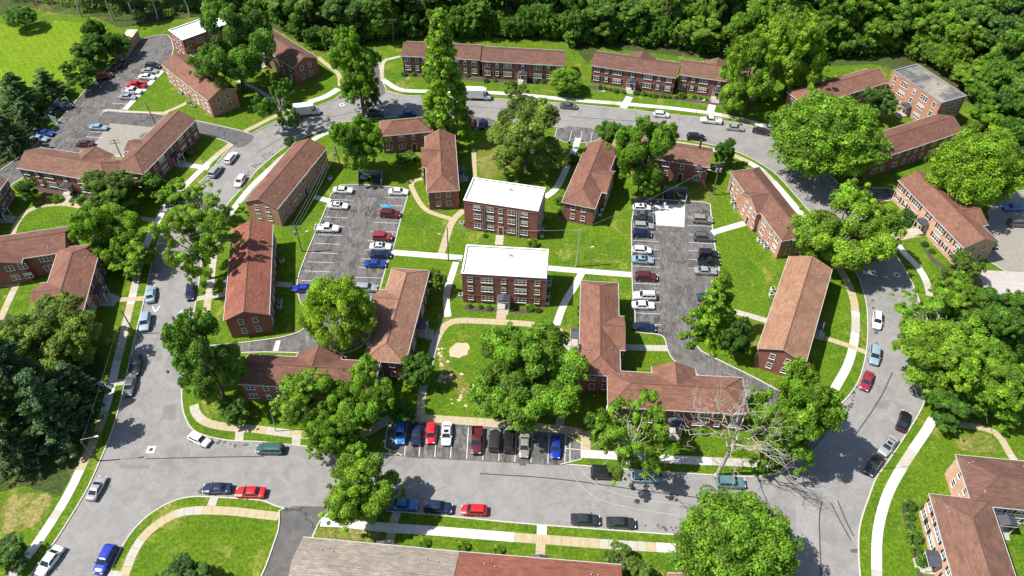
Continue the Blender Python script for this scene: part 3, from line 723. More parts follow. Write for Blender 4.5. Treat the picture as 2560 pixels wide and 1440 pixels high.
    def facade(org, dr, Lf, pat, side, sh):
        if pat is None: return
        for fl in (0, 1):
            for (t, k) in pat[fl]:
                off = 0
                if side in 'fb': off = wing_at(side, t if side == 'f' else 1-t)
                oo = (org[0]+dr[1]*off, org[1]-dr[0]*off)
                if k == 'd': porch(root, oo, dr, t*Lf)
                elif k == 'r':
                    dd = obj('door', door_mesh, [M_door, M_trim], root, (oo[0]+dr[0]*t*Lf, oo[1]+dr[1]*t*Lf, .1), math.atan2(dr[1], dr[0]))
                else: put_window(root, oo, dr, t*Lf, zs[fl], k, sh)
    facade((o, o), (1, 0), L-2*o, fr, 'f', shutters); facade((L-o, Wd-o), (-1, 0), L-2*o, bk, 'b', False)
    facade((L-o, o), (0, 1), Wd-2*o, er, 'r', False); facade((o, Wd-o), (0, -1), Wd-2*o, el, 'l', False)
    rnd = random.Random(HN[0])
    for t in (.13, .18, .78, .83):
        for s in ((.22,) if rnd.random() < .6 else (.22, .8)):
            y = Wd*s+rnd.uniform(-.3, .3); obj('roof_vent', vent_mesh, [M_ventm], root, (L*t+rnd.uniform(-.5, .5), y, ze+rise*(1-abs(y-Wd/2)/(Wd/2))-.08))
    return root
def flat_house(label, p0, p1, Wd=8.4, L=None, ze=8.45, roofm=None, pat='A', brick=None):
    a = G(*p0, ze); b = G(*p1, ze); d = b-a; d.z = 0
    L = L or d.length; d.normalize(); rz = math.atan2(d.y, d.x); HN[0] += 1
    root = thing('flat_roof_block', label, 'apartment block', (a.x, a.y, 0), rz)
    wmb = MB(); wmb.box(.03, L-.03, .03, Wd-.03, -.05, ze-.32); wmb.box(0, L, 0, .22, ze-.32, ze-.02); wmb.box(0, L, Wd-.22, Wd, ze-.32, ze-.02); wmb.box(0, .22, .22, Wd-.22, ze-.32, ze-.02); wmb.box(L-.22, L, .22, Wd-.22, ze-.32, ze-.02)
    wmb.box(.0, L, -.04, .03, 2.35, 2.45); wmb.box(0, L, -.05, .03, ze-.75, ze-.67)
    obj('wall', wmb.mesh('walls'), [brick or M_brick], root)
    rmb = MB(); rmb.box(.25, L-.25, .25, Wd-.25, ze-.3, ze-.24); obj('roof', rmb.mesh('roof'), [roofm or M_white_roof], root)
    cmb = MB(); g = .30
    cmb.box(-.06, L+.06, -.06, g, ze-.02, ze+.05); cmb.box(-.06, L+.06, Wd-g, Wd+.06, ze-.02, ze+.05); cmb.box(-.06, g, g, Wd-g, ze-.02, ze+.05); cmb.box(L-g, L+.06, g, Wd-g, ze-.02, ze+.05)
    obj('coping', cmb.mesh('coping'), [M_trim if (roofm is None) else M_metal], root)
    zs = (1.65, 4.3, 6.85)
    P = {'A': [(.10, 5), (.30, 3), (.5, 1), (.70, 3), (.90, 5)], 'B': [(.18, 2), (.36, 2), (.5, 1), (.645, 2), (.82, 2)]}[pat]
    for fl in range(3):
        for t, k in P:
            if fl == 0 and t == .5:
                if pat == 'A': porch(root, (0, 0), (1, 0), t*L)
                else: obj('door', door_mesh, [M_door, M_trim], root, (t*L, 0, .1))
                continue
            put_window(root, (0, .03), (1, 0), t*L, zs[fl], k, False)
        for t in (.25, .5, .75): put_window(root, (L-.03, 0), (0, 1), t*Wd, zs[fl], 5, False); put_window(root, (.03, Wd), (0, -1), t*Wd, zs[fl], 5, False)
        for t, k in ((.15, 2), (.35, 1), (.65, 1), (.85, 2)): put_window(root, (L, Wd-.03), (-1, 0), t*L, zs[fl], k, False)
    if pat == 'B':
        for t in (.255, .285, .72, .75):
            m = MB(); m.tube((t*L, -.09, .1), (t*L, -.09, ze-1.0 if t < .5 else ze-.9), .07, .07, 6); obj('drainpipe', m.mesh('pipe'), [M_trim if t > .7 else M_metal], root)
    rnd = random.Random(HN[0])
    for i in range(4): obj('roof_vent', vent_mesh, [M_metal], root, (L*rnd.uniform(.1, .9), Wd*rnd.uniform(.2, .85), ze-.26))
    m = MB(); m.box(-.35, .35, -.25, .25, 0, .35); obj('roof_hatch', m.mesh('hatch'), [M_metal], root, (L*.55, Wd*.72, ze-.24))
    return root

house('long gabled brick house beside the stalls of the upper left lot', (404,163), (519,252), brick=M_brickw, fr=PAT_R, shutters=False)
flat_house('white flat roofed block half hidden by the olive oak, upper left', (455,101), (548,67), L=16.7)
house('brown roofed gabled house running down out of the woods at top left', (662,125), (732,171), q=(795,144), ext=(17.5, 0), roof=M_rooft2)
house('brick house with a brown hipped roof beside the light concrete pad', (358,436), (491,298), ends=('hip', 'gable'), wings=(('b', .30, .52, 1.4, False),), roof=M_rooft2)
house('brick house with a small rear wing and pale porch roof above the oval lawn', (40,420), (262,456), ends=('gable', 'hip'), wings=(('b', .44, .80, 1.4, False),), roof=M_rooft2, ext=(0, 1.0))
house('dark brick house cut off by the left edge above the oval lawn', (-62,562), (20,447), roof=M_rooft2)
house('brick house cut off by the left edge, with a notched courtyard front', (-60,664), (164,630), fr={0: [(.75, 3), (.93, 2), (.1, 2), (.35, 2), (.5, 2)], 1: [(.75, 3), (.93, 2), (.1, 2), (.35, 2), (.5, 2)]}, ends=('gable', 'gable'), shutters=False, wings=(('f', -.2, .52, 1.4, False),), roof=M_roof)
house('brick house facing the left street near the white chevron', (200,806), (254,607), ends=('hip', 'hip'), wings=(('b', .15, .55, 1.4, False),), roof=M_roof)
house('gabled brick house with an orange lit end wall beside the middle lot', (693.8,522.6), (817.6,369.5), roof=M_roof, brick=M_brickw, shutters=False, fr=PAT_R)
house('gabled brick house with tree shade across the far half of its red roof', (673.2,786.9), (682.5,560), roof=M_roofr, shutters=False, fr=PAT_R, bk=PAT_S)
house('small hip roofed brick house facing the shaded court behind the cypress tree', (952,341), (1082,329), q=(1075,291), ends=('hip', 'hip'), fr=PAT_HR, bk=PAT_H, shutters=False, roof=M_roof)
house('hip roofed brick house just left of the farther white roofed block', (1148,476), (1137,336), q=(1062,335), ends=('hip', 'gable'), wings=(('b', .42, .78, 1.0, False),), shutters=False, roof=M_roof)
flat_house('three storey brick block with a white flat roof and white drainpipes, the farther one', (1158.5,500.5), (1345.1,528.2), Wd=8.3, pat='B')
flat_house('three storey brick block with a white flat roof and a slate porch, the nearer one', (1153.2,683.4), (1365.7,695.8), Wd=8.4)
house('brick house with leaf shadows over its hipped roof', (1468,358), (1404,505), q=(1487,524), ends=('gable', 'hip'), wings=(('b', .38, .74, 1.3, False),), shutters=False, roof=M_roof, fr=PAT_R)
house('brick house with a black chimney flue behind the dumpster pen of the right lot', (1600,392), (1775,419), q=(1789,371), ends=('gable', 'gable'), fr=PAT_HR, bk=PAT_S, shutters=False, roof=M_rooft2)
house('tan roofed brick house almost hidden behind the bright tree at the street pad', (1547,325), (1526,372), roof=M_rooft, fr=PAT_H, bk=PAT_H, shutters=False, Wd=7)
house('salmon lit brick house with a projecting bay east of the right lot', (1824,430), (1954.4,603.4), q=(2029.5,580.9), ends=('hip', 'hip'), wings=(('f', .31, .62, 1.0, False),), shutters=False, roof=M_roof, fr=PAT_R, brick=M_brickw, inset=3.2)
house('tan roofed gabled house beside the curved right pavement', (1972.3,640), (1893.3,870.6), q=(2014.7,907.6), shutters=False, fr=PAT_R, bk=PAT_S, roof=M_rooft)
house('wide hip roofed brick house behind the bare dead tree', (1520,1017), (1872,1037), q=(1519,926), ends=('hip', 'hip'), wings=(('b', .335, .66, 1.4, False),), roof=M_roof, shutters=False)
house('long hip roofed brick house along the left side of the right lot drive', (1452,702), (1447,935), q=(1551,927), ends=('hip', 'hip'), wings=(('b', .38, .74, 1.0, False),), roof=M_roof, inset=3.0, shutters=False)
house('tan roofed house left of the dirt patch lawn, shaded at its lower left', (1013,909), (1074,677), q=(980,671), ends=('hip', 'hip'), wings=(('b', .42, .74, 1.4, False),), roof=M_rooft, inset=3.0)
house('hip roofed brick house with a dark shaded left end above the big street tree', (595,960), (932,980), q=(947,904), ends=('gable', 'hip'), wings=(('b', .36, .70, 1.3, False),), roof=M_roof, shutters=False)
house('grey shingled house cut off by the bottom edge', (1148,1379), (757.5,1342.5), Wd=9.4, roof=M_roofg, ext=(0, 0))
house('red shingled house cut off by the bottom edge', (1553,1412), (1149,1379), Wd=9.4, roof=M_roofr)
house('house at the bottom edge of which only the tan eave shows', (1790,1434), (1668,1433), Wd=8.6, roof=M_rooft)
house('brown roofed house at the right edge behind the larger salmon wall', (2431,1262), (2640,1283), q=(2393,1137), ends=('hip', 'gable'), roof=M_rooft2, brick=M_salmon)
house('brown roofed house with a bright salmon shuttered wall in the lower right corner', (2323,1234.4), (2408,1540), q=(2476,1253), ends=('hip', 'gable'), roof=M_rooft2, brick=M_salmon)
house('sunlit salmon brick house with black shutters and a slate porch on the right slope', (2245,450), (2410,621), wings=(('b', .45, .78, 1.4, False),), roof=M_roof, brick=M_salmon)
house('brick house in shade between the huge maple and the yellow green tree', (2180,404), (2410,328), roof=M_roof, fr=PAT_R, shutters=False)
house('hip roofed house at the edge of the woods behind the huge maple', (2017,267), (2221,206), q=(1969,229), ends=('hip', 'gable'), roof=M_roof, brick=M_brickw)
flat_house('tall brick block with a stained grey flat roof at the edge of the woods', (2231.9,175.6), (2353.8,257.5), Wd=8.6, roofm=M_old_roof, brick=M_brickw)
house('left half of the long brick row behind the cypress tree', (1002,140), (1200,150), roof=M_rooft2)
house('right half of the long brick row behind the round bright tree', (1202,153), (1412,165), roof=M_rooft2)
house('brick row house with slate porch and peaked rear wing, right of the cypress row', (1477,164), (1690,195), wings=(('b', .38, .72, .6, False),), roof=M_rooft2)
house('brick row house with a slate porch, partly behind the tall bright tree', (1695,186), (1905,217), wings=(('b', .26, .60, .6, False),), roof=M_rooft2)
# the black flue on the roof of the house behind the right lot
fl_ = [x for x in col.objects if x.get('label', '').startswith('brick house with a black chimney flue')][0]
m = MB(); m.tube((13.5, 5.6, 6.6), (13.5, 5.6, 8.4), .22, .22, 8); m.tube((13.5, 5.6, 8.4), (13.5, 5.6, 8.6), .32, .32, 8); obj('flue', m.mesh('flue'), [M_black], fl_)
# grey roofed garages at the right edge
for pts, lab in (([(2457,676),(2720,690),(2720,760),(2470,742)], 'pale grey roofed garage at the right edge below the concrete court'),):
    a = G(*pts[0], 3); b = G(*pts[3], 3); dx = G(*pts[1], 3)
    d = (dx-a).normalized(); L_ = 22; W_ = (b-a).length
    r = thing('garage', lab, 'garage', (b.x, b.y, 0), math.atan2(d.y, d.x)); m = MB(); m.box(.2, L_-.2, .2, W_-.2, -.05, 2.9); obj('wall', m.mesh('walls'), [M_tanwall], r)
    m = MB(); roof_main(m, L_, W_, 2.95, .5, 'gable', 'gable', .12); obj('roof', m.mesh('roof'), [plain('pale_roofing', (.40, .37, .34), .8), M_trim, M_gut], r)
    m = MB()
    for i in range(3): m.box(1+i*3.2, 3.6+i*3.2, -.03+.2, .2, 0, 2.2)
    obj('garage_door', m.mesh('doors'), [M_trim], r)
# tan trailer like shed on the upper left lot
a = G(352, 97); b = G(317, 146); d = (b-a); L_ = d.length; d.normalize()
r = thing('storage_shed', 'long tan board shed beside the upper left lot', 'shed', (a.x, a.y, 0), math.atan2(d.y, d.x))
m = MB(); m.box(0, L_, -3.0, 0, -.05, 2.9); 
for i in range(int(L_/.6)): m.box(i*.6, i*.6+.06, 0, .03, 0, 2.85)
obj('wall', m.mesh('walls'), [M_tanwall], r)
m = MB(); m.box(-.15, L_+.15, -3.15, .15, 2.9, 3.0); obj('roof', m.mesh('roof'), [plain('cream_roof', (.50, .44, .30), .7)], r)
m = MB(); m.box(.4, 2.4, -2.2, -.6, 3.0, 3.12); obj('roof_hatch', m.mesh('hatch'), [M_trim], r)

# ------------------------------------------------------------------ dumpster pens and dumpsters
def dumpster(loc, rz, lab):
    r = thing('dumpster', lab, 'dumpster', loc, rz)
    m = MB(); m.box(-.95, .95, -.7, .7, .12, 1.15); m.box(-1.0, 1.0, -.75, -.7, .95, 1.1); m.box(-1.0, 1.0, .7, .75, .95, 1.1); obj('bin', m.mesh('bin'), [M_dump], r)
    m = MB()
    for s in (-1, 1): m.box(s*.48-.44, s*.48+.44, -.72, .72, 1.16, 1.22)
    obj('lid', m.mesh('lid'), [M_black], r)
    m = MB()
    for x in (-.8, .8):
        for y in (-.5, .5): m.tube((x-.05, y, .07), (x+.05, y, .07), .07, .07, 8)
    obj('wheel', m.mesh('wheels'), [M_tyre], r)
def pen(p_open0, p_back0, p_back1, p_open1, h, m_, lab, n=2, dl='', rub=0):
    P = [G(*p) for p in (p_open0, p_back0, p_back1, p_open1)]; z0 = -KSTEP
    r = thing('dumpster_pen', lab, 'fence', (P[1].x, P[1].y, z0))
    for i in range(3):
        a, b = P[i], P[i+1]; L_ = (b-a).length; ang = math.atan2((b-a).y, (b-a).x)
        m = MB(); k = int(L_/.22)
        for j in range(k): m.box(j*L_/k+.01, (j+1)*L_/k-.01, -.03, .03, .06, h-.02*(j % 3))
        for z in (.4, h-.35): m.box(0, L_, -.07, -.03, z, z+.09)
        obj('board_panel', m.mesh('panel'), [m_], r, (a.x-P[1].x, a.y-P[1].y, 0), ang)
    for p in P:
        m = MB(); m.box(-.08, .08, -.08, .08, 0, h+.12); obj('post', m.mesh('post'), [M_fence if m_ is not M_fenceb else M_fenceb], r, (p.x-P[1].x, p.y-P[1].y, 0))
    c0 = (P[0]+P[1])/2; c1 = (P[2]+P[3])/2; ang = math.atan2((P[2]-P[1]).y, (P[2]-P[1]).x)
    for i in range(n):
        c = c0.lerp(c1, (i+.5)/n); dumpster((c.x, c.y, z0), ang, dl % ('left', 'right')[i] if n == 2 else dl)
pen((897,463), (898,439), (957,441), (954,465), 1.9, M_fence, 'grey board pen at the head of the middle lot', 2, 'dark %s hand dumpster in the pen of the middle lot')
pen((1655,507), (1658,480), (1714,482), (1714,508), 1.9, M_fence, 'grey board pen at the head of the right lot', 2, 'dark %s hand dumpster in the pen of the right lot')
pen((176,263), (163,247), (118,298), (146,308), 2.0, M_fenceb, 'blue grey board pen under the pines of the left lot', 2, 'black %s hand dumpster in the blue grey pen')
pen((888,152), (886,137), (944,139), (944,155), 1.9, M_fenceb, 'pale board pen beside the short drive at the woods', 1, 'dumpster in the pale pen at the woods')
def trash(px, py, lab, m_, s=1.0):
    c = G(px, py); r = thing('trash_bag', lab, 'bag', (c.x, c.y, 0)); bm = bmesh.new(); bmesh.ops.create_icosphere(bm, subdivisions=2, radius=.38*s)
    rn = random.Random(px)
    for v in bm.verts: v.co *= rn.uniform(.85, 1.12); v.co.z = v.co.z*.8+.28
    me = bpy.data.meshes.new('bag'); bm.to_mesh(me); bm.free(); obj('sack', me, [m_], r)
    m = MB(); m.tube((0, 0, .52*s), (0, 0, .7*s), .04, .08, 6); obj('knot', m.mesh('knot'), [m_], r)
trash(1698, 511, 'orange yellow bag on the ground before the right pen', M_orange); trash(1662, 511, 'white bag at the left foot of the right pen', M_trim); trash(1645, 506, 'pale sack left of the right pen', M_metal)
trash(101, 493, 'round orange ball toy on the lawn by the pale porch roof', M_orange, 1.6)

# ------------------------------------------------------------------ air conditioners standing beside walls
m_ = MB(); m_.box(-.42, .42, -.42, .42, 0, .82); ac_body = m_.mesh('ac')
m_ = MB(); m_.tube((0, 0, .82), (0, 0, .86), .36, .36, 14); ac_fan = m_.mesh('fan')
for px, py, lab in ((1373,705,'on the shaded lawn at the right of the nearer white roofed block, farthest'),(1372,715,'on the shaded lawn right of the nearer white roofed block, second from far'),(1370,742,'on the shaded lawn right of the nearer white roofed block, second from near'),(1368,760,'on the shaded lawn right of the nearer white roofed block, nearest'),
   (1356,573,'right of the farther white roofed block, upper'),(1354,592,'right of the farther white roofed block, lower'),(1155,562,'white, left foot of the farther white roofed block'),(1152,742,'white, left foot of the nearer white roofed block'),
   (1504,525,'upper one in the shade right of the leaf shadowed house'),(1499,538,'lower one in the shade right of the leaf shadowed house'),(1831,508,'upper one before the salmon lit house'),(1838,522,'second before the salmon lit house'),(1897,602,'third before the salmon lit house, beside the bay'),(1905,610,'lowest but one before the salmon lit house'),(1913,620,'lowest before the salmon lit house'),
   (1931,727,'upper one left of the tan gabled house'),(1927,740,'lower one left of the tan gabled house'),(701,757,'upper one in the shade of the half shaded red roof'),(699,770,'lower one in the shade of the half shaded red roof'),(706,655,'far one in the shade of the half shaded red roof'),
   (452,236,'grey, before the long gabled house at the upper left lot'),(471,258,'second, before the long gabled house at the upper left lot'),(484,268,'third, before the long gabled house at the upper left lot'),(2497,1318,'white, at the corner of the two brown roofed houses'),(2545,1310,'by the shaded wall at the right edge'),
   (826,448,'by the lower far corner of the gabled house with the orange end'),(2384,305,'white, behind the tall stained roof block')):
    c = G(px, py); r = thing('air_conditioner', 'air conditioner '+lab, 'air conditioner', (c.x, c.y, 0), random.Random(px).uniform(-.2, .2), 'air conditioners beside the houses')
    obj('casing', ac_body, [M_acw], r); obj('fan', ac_fan, [M_black], r)
# ------------------------------------------------------------------ cars
def loft(mb, secs, mi=0):
    """secs: list of rings (lists of 3-D points, same count); closed ends"""
    n = len(secs[0]); k = len(mb.v)
    for s in secs: mb.v += [tuple(p) for p in s]
    for i in range(len(secs)-1):
        for j in range(n):
            a = k+i*n+j; b = k+i*n+(j+1) % n
            mb.f.append((a, a+n, b+n, b)); mb.m.append(mi)
    mb.f.append(tuple(k+j for j in range(n))); mb.m.append(mi)
    mb.f.append(tuple(k+(len(secs)-1)*n+n-1-j for j in range(n))); mb.m.append(mi)
def ring(x, w, z0, zt, crown=.03):
    return [(x, -w*.93, z0), (x, -w, z0+.18), (x, -w, zt-.22), (x, -w*.95, zt-.05), (x, -w*.6, zt+crown*.7), (x, 0, zt+crown), (x, w*.6, zt+crown*.7), (x, w*.95, zt-.05), (x, w, zt-.22), (x, w, z0+.18), (x, w*.93, z0)]
def bilin(q, u, v):
    a = q[0].lerp(q[1], u); b = q[3].lerp(q[2], u); return a.lerp(b, v)
def panel(mb, q, u0, u1, v0, v1, off=.012):
    q = [Vector(p) for p in q]; n = (q[1]-q[0]).cross(q[3]-q[0]).normalized()*off
    c = Vector((0, 0, 1)); mid = sum(q, Vector())/4
    if n.dot(mid-Vector((mid.x*.5, 0, .5))) < 0: n = -n
    P = [bilin(q, u, v)+n for u, v in ((u0, v0), (u1, v0), (u1, v1), (u0, v1))]
    mb.face(P); 
    B_ = [p-n*1.5 for p in P]
    for i in range(4): mb.face([P[i], B_[i], B_[(i+1) % 4], P[(i+1) % 4]])
#        L    W    zbelt hood  trunk roof   cabin: rear base, rear top, front top, front base ; z0
CT = {
 'sedan': (4.75, .91, .93, .88, .95, 1.44, -1.62, -.92, .42, 1.12, .20),
 'coupe': (4.55, .90, .88, .84, .90, 1.34, -1.55, -.75, .25, .98, .18),
 'hatch': (4.25, .88, .94, .90, .98, 1.50, -1.95, -1.62, .42, 1.15, .20),
 'wagon': (4.75, .91, .95, .90, .98, 1.50, -2.22, -1.90, .40, 1.15, .20),
 'suv':   (4.75, .95, 1.08, 1.04, 1.10, 1.75, -2.20, -1.95, .45, 1.10, .28),
 'boxy':  (4.40, .94, 1.14, 1.12, 1.14, 1.86, -2.10, -2.02, .50, .74, .32),
 'van':   (5.00, .98, 1.10, .98, 1.10, 1.80, -2.40, -2.18, .85, 1.62, .25),
 'pickup':(5.55, .97, 1.08, 1.04, 1.08, 1.82, -.62, -.45, .68, 1.30, .34),
}
def make_car(ty):
    L, w, zb, zh, zt, zr, rb, rt, ft, fb, z0 = CT[ty]; h = L/2
    P = {}
    m = MB()
    st = [(-h, .80, z0+.14, zt-.10), (-h+.08, .93, z0+.05, zt-.03), (-h+.5, 1.0, z0, zt), (rb, 1.0, z0, zb+.01), (0, 1.0, z0, zb), (fb, 1.0, z0, zb-.01), (h-.75, .99, z0, zh), (h-.28, .93, z0+.03, zh-.09), (h-.06, .82, z0+.10, zh-.22), (h, .70, z0+.14, zh-.32)]
    if ty == 'pickup':
        loft(m, [ring(x, w*k, a, b) for x, k, a, b in st if x >= rb-.01])
        # open load bed
        m.box(-h+.05, rb, -w, -w+.09, z0, zt); m.box(-h+.05, rb, w-.09, w, z0, zt); m.box(-h, -h+.08, -w+.02, w-.02, z0+.1, zt-.02); m.box(-h+.08, rb, -w+.09, w-.09, z0, .62)
    else: loft(m, [ring(x, w*k, a, b) for x, k, a, b in st])
    wb = w*.90; wt = w*.74
    if ty == 'boxy': wb, wt = w*.93, w*.86
    if ty in ('suv', 'van', 'pickup'): wt = w*.78
    zb2 = zb-.03
    rr_ = lambda x, ww, z: [(x, -ww, z), (x, ww, z)]
    base = {'RB': (rb, zb2, wb), 'RT': (rt, zr-.05, wt), 'FT': (ft, zr-.05, wt), 'FB': (fb, zb2, wb)}
    c = {}
    for k, (x, z, ww) in base.items(): c[k+'l'] = Vector((x, ww, z)); c[k+'r'] = Vector((x, -ww, z))
    m.face([c['RBr'], c['FBr'], c['FTr'], c['RTr']]); m.face([c['FBl'], c['RBl'], c['RTl'], c['FTl']])
    m.face([c['FBr'], c['FBl'], c['FTl'], c['FTr']]); m.face([c['RBl'], c['RBr'], c['RTr'], c['RTl']])
    # crowned roof
    xs = [rt, rt+.22, (rt+ft)/2, ft-.22, ft]; zz = [0, .045, .06, .045, 0]
    for i in range(4):
        for s in (-1, 1):
            a = (xs[i], s*wt, zr-.05); b = (xs[i+1], s*wt, zr-.05); e = (xs[i+1], s*wt*.5, zr-.05+zz[i+1]); f = (xs[i], s*wt*.5, zr-.05+zz[i])
            m.face([a, b, e, f][::s and (1 if s < 0 else -1)])
        a = (xs[i], -wt*.5, zr-.05+zz[i]); b = (xs[i+1], -wt*.5, zr-.05+zz[i+1]); e = (xs[i+1], wt*.5, zr-.05+zz[i+1]); f = (xs[i], wt*.5, zr-.05+zz[i]); m.face([a, b, e, f])
    P['body'] = m.mesh('car_body')
    m = MB(); panel(m, [c['FBr'], c['FBl'], c['FTl'], c['FTr']], .05, .95, .06, .95); P['windscreen'] = m.mesh('windscreen')
    m = MB(); panel(m, [c['RBl'], c['RBr'], c['RTr'], c['RTl']], .08, .92, .12, .90); P['rear_window'] = m.mesh('rear_window')
    for s, n_ in ((0, 'r'), (1, 'l')):
        m = MB(); q = [c['RB'+n_], c['FB'+n_], c['FT'+n_], c['RT'+n_]]
        cuts = [(.08, .47), (.50, .92)] if ty not in ('suv', 'wagon', 'van') else [(.05, .28), (.31, .60), (.63, .94)]
        for u0, u1 in cuts: panel(m, q, u0, u1, .12, .88)
        P['side_window%d' % s] = m.mesh('side_window')
    m = MB(); rw = .34 if ty not in ('suv', 'boxy', 'pickup') else .39
    pts = [(.0, rw*.55), (.0, rw*.93), (.03, rw), (.20, rw), (.23, rw*.93), (.23, rw*.55)]
    N_ = 14
    for i in range(N_):
        t0, t1 = 2*math.pi*i/N_, 2*math.pi*(i+1)/N_
        for (y0, r0), (y1, r1) in zip(pts, pts[1:]):
            m.face([(r0*math.cos(t0), y0-.115, r0*math.sin(t0)), (r0*math.cos(t1), y0-.115, r0*math.sin(t1)), (r1*math.cos(t1), y1-.115, r1*math.sin(t1)), (r1*math.cos(t0), y1-.115, r1*math.sin(t0))])
    P['tyre'] = m.mesh('tyre')
    m = MB()
    m.tube((0, -.09, 0), (0, .09, 0), rw*.56, rw*.56, 12)
    P['rim'] = m.mesh('rim')
    for nm, x, dz, zc, mm in (('headlight', h-.10, .07, zh-.24, 0), ('tail_light', -h+.07, .09, zt-.20, 0)):
        m = MB(); m.box(x-.10, x+.06 if x > 0 else x+.05, -.20, .20, zc-dz, zc+dz); P[nm] = m.mesh(nm)
    m = MB(); m.box(fb-.30, fb-.12, -.09, .09, zb+.02, zb+.17); P['mirror'] = m.mesh('mirror')
    P['rw'] = rw
    return P
CARM = {t: make_car(t) for t in CT}
PAINT = {}
def paint(c):
    D = {'white': (.72, .72, .71), 'silver': (.36, .37, .38), 'grey': (.12, .125, .13), 'dark': (.035, .037, .042), 'black': (.012, .012, .014), 'navy': (.012, .022, .065),
         'blue': (.012, .055, .30), 'sky': (.03, .20, .48), 'red': (.50, .010, .014), 'maroon': (.11, .018, .022), 'pinkred': (.30, .035, .05), 'green': (.045, .12, .10), 'teal': (.12, .24, .25), 'beige': (.30, .28, .24), 'icy': (.30, .42, .50), 'royal': (.010, .035, .36)}
    if c not in PAINT: PAINT[c] = plain('paint_'+c, D[c], .32, .0 if c in ('white', 'black', 'red') else .25, coat=.8, var=.03)
    return PAINT[c]
CN = {'sedan': ('sedan_car', 'car'), 'coupe': ('coupe_car', 'car'), 'hatch': ('hatchback_car', 'car'), 'wagon': ('estate_car', 'car'), 'suv': ('sport_utility_vehicle', 'car'), 'boxy': ('jeep_style_car', 'car'), 'van': ('passenger_van', 'van'), 'pickup': ('pickup_truck', 'pickup truck')}
def car(ty, c, x, y, dx, dy, label, roof=None, s=1.0):
    """x,y: pixel of the car's middle; (dx,dy): pixel direction its bonnet points"""
    p = G(x, y, .75); q = G(x+dx*20, y+dy*20, .75); a = math.atan2(q.y-p.y, q.x-p.x)
    r = thing(CN[ty][0], label, CN[ty][1], (p.x, p.y, -KSTEP), a, 'parked cars'); P = CARM[ty]; r.scale = (s, s, s)
    L, w = CT[ty][:2]; h = L/2; pm = paint(c)
    obj('body', P['body'], [pm], r, objmats=True)
    for n_ in ('windscreen', 'rear_window'): obj(n_, P[n_], [M_glassc], r)
    for k in (0, 1): obj('side_window', P['side_window%d' % k], [M_glassc], r)
    for fx in (h*.60, -h*.58):
        for sy in (-1, 1):
            t = obj('wheel', P['tyre'], [M_tyre], r, (fx, sy*(w-.10), P['rw'])); obj('rim', P['rim'], [M_rim], t, (0, sy*.035, 0))
    for sy in (-1, 1):
        obj('headlight', P['headlight'], [M_head], r, (0, sy*w*.62, 0)); obj('tail_light', P['tail_light'], [M_tail], r, (0, sy*w*.68, 0)); obj('mirror', P['mirror'], [pm], r, (0, sy*(w+.06), 0), objmats=True)
    if roof == 'sunroof':
        m = MB(); z = CT[ty][5]+.012; xm = (CT[ty][7]+CT[ty][8])/2; m.box(xm-.1, xm+.55, -.42, .42, z-.02, z+.006); obj('sunroof', m.mesh('sunroof'), [M_glassc], r)
    if roof == 'rails' or roof == 'rack':
        for sy in (-1, 1):
            m = MB(); m.box(CT[ty][7]+.15, CT[ty][8]-.1, sy*w*.66-.03, sy*w*.66+.03, CT[ty][5]-.04, CT[ty][5]+.07); obj('roof_rail', m.mesh('rail'), [M_black], r)
    return r
A_ = (1, .05)
# upper left lot
car('wagon','dark',382,162,1,.05,'dark grey estate car, topmost of the row beside the upper left house'); car('sedan','silver',374,175,1,.06,'silver car second from the top in the upper left lot row')
car('sedan','white',367,190,1,.06,'white car third from the top in the upper left lot row'); car('pickup','red',341,211,-1,-.05,'bright red pickup truck in the upper left lot row')
car('pickup','white',330,226,1,.08,'white pickup truck beside the red one in the upper left lot'); car('sedan','silver',319,240,1,.06,'silver blue car at the lower end of the upper left lot row')
car('suv','maroon',259,190,1,-.3,'dark red car in the tree shade on the far side of the upper left lot'); car('sedan','black',293,164,1,-.5,'black car in deep shade by the tan shed'); car('suv','dark',306,155,1,-.5,'dark car in shade right of the black one by the tan shed')
car('sedan','icy',246,316,1,.06,'lone silver blue car left of the light concrete pad'); car('sedan','maroon',210,357,-1,-.02,'lone dark red car behind the stepped house on the left lot')
car('sedan','blue',111,330,1,.1,'blue car in shade at the far left of the left lot'); car('sedan','icy',97,344,1,.1,'silver blue car below the blue one at the far left'); car('sedan','dark',64,374,1,.1,'dark car in shade left of the stepped house')
car('sedan','navy',158,268,1,-.4,'dark car beside the blue grey pen in the shade')
# left street
car('wagon','white',577,392,.62,-.78,'white estate car on the left street, farthest of the three by the driveway'); car('suv','silver',538,426,.62,-.78,'silver utility car on the left street at the end of the path'); car('hatch','white',600,450,-.55,.84,'white small car on the right side of the left street',s=1.03)
car('sedan','silver',424,511,.5,-.85,'silver car half hidden under the airy tree on the left street'); car('sedan','icy',376,733,.1,-1,'pale silver car next to the path above the chevron'); car('sedan','navy',475,727,-.08,1,'dark blue car on the right of the left street in tree shade')
car('suv','icy',362,803,-.15,1,'pale blue grey utility car below the chevron'); car('suv','black',338,912,-.18,1,'black utility car by the shaded verge of the left street'); car('sedan','grey',323,962,-.25,1,'dark grey car at the short concrete crossing of the left street')
car('coupe','silver',240,1218,.5,-.9,'silver coupe parked at the edge of the big pine shadow'); car('sedan','white',122,1400,-.62,.82,'large white car in the lower left corner',s=1.03); car('suv','royal',262,1397,-.48,.9,'deep blue utility car beside the lower left lawn')
car('sedan','navy',542,1219,-1,0,'dark blue car in front of the red one on the lower street',s=1.0); car('sedan','red',625,1229,-1,-.02,'bright red car behind the dark blue one on the lower left street',s=1.04); car('hatch','white',497,1096,.85,.42,'white hatchback at the rounded corner kerb'); car('van','green',674,1121,-1,-.02,'green van near the large street tree',s=.95)
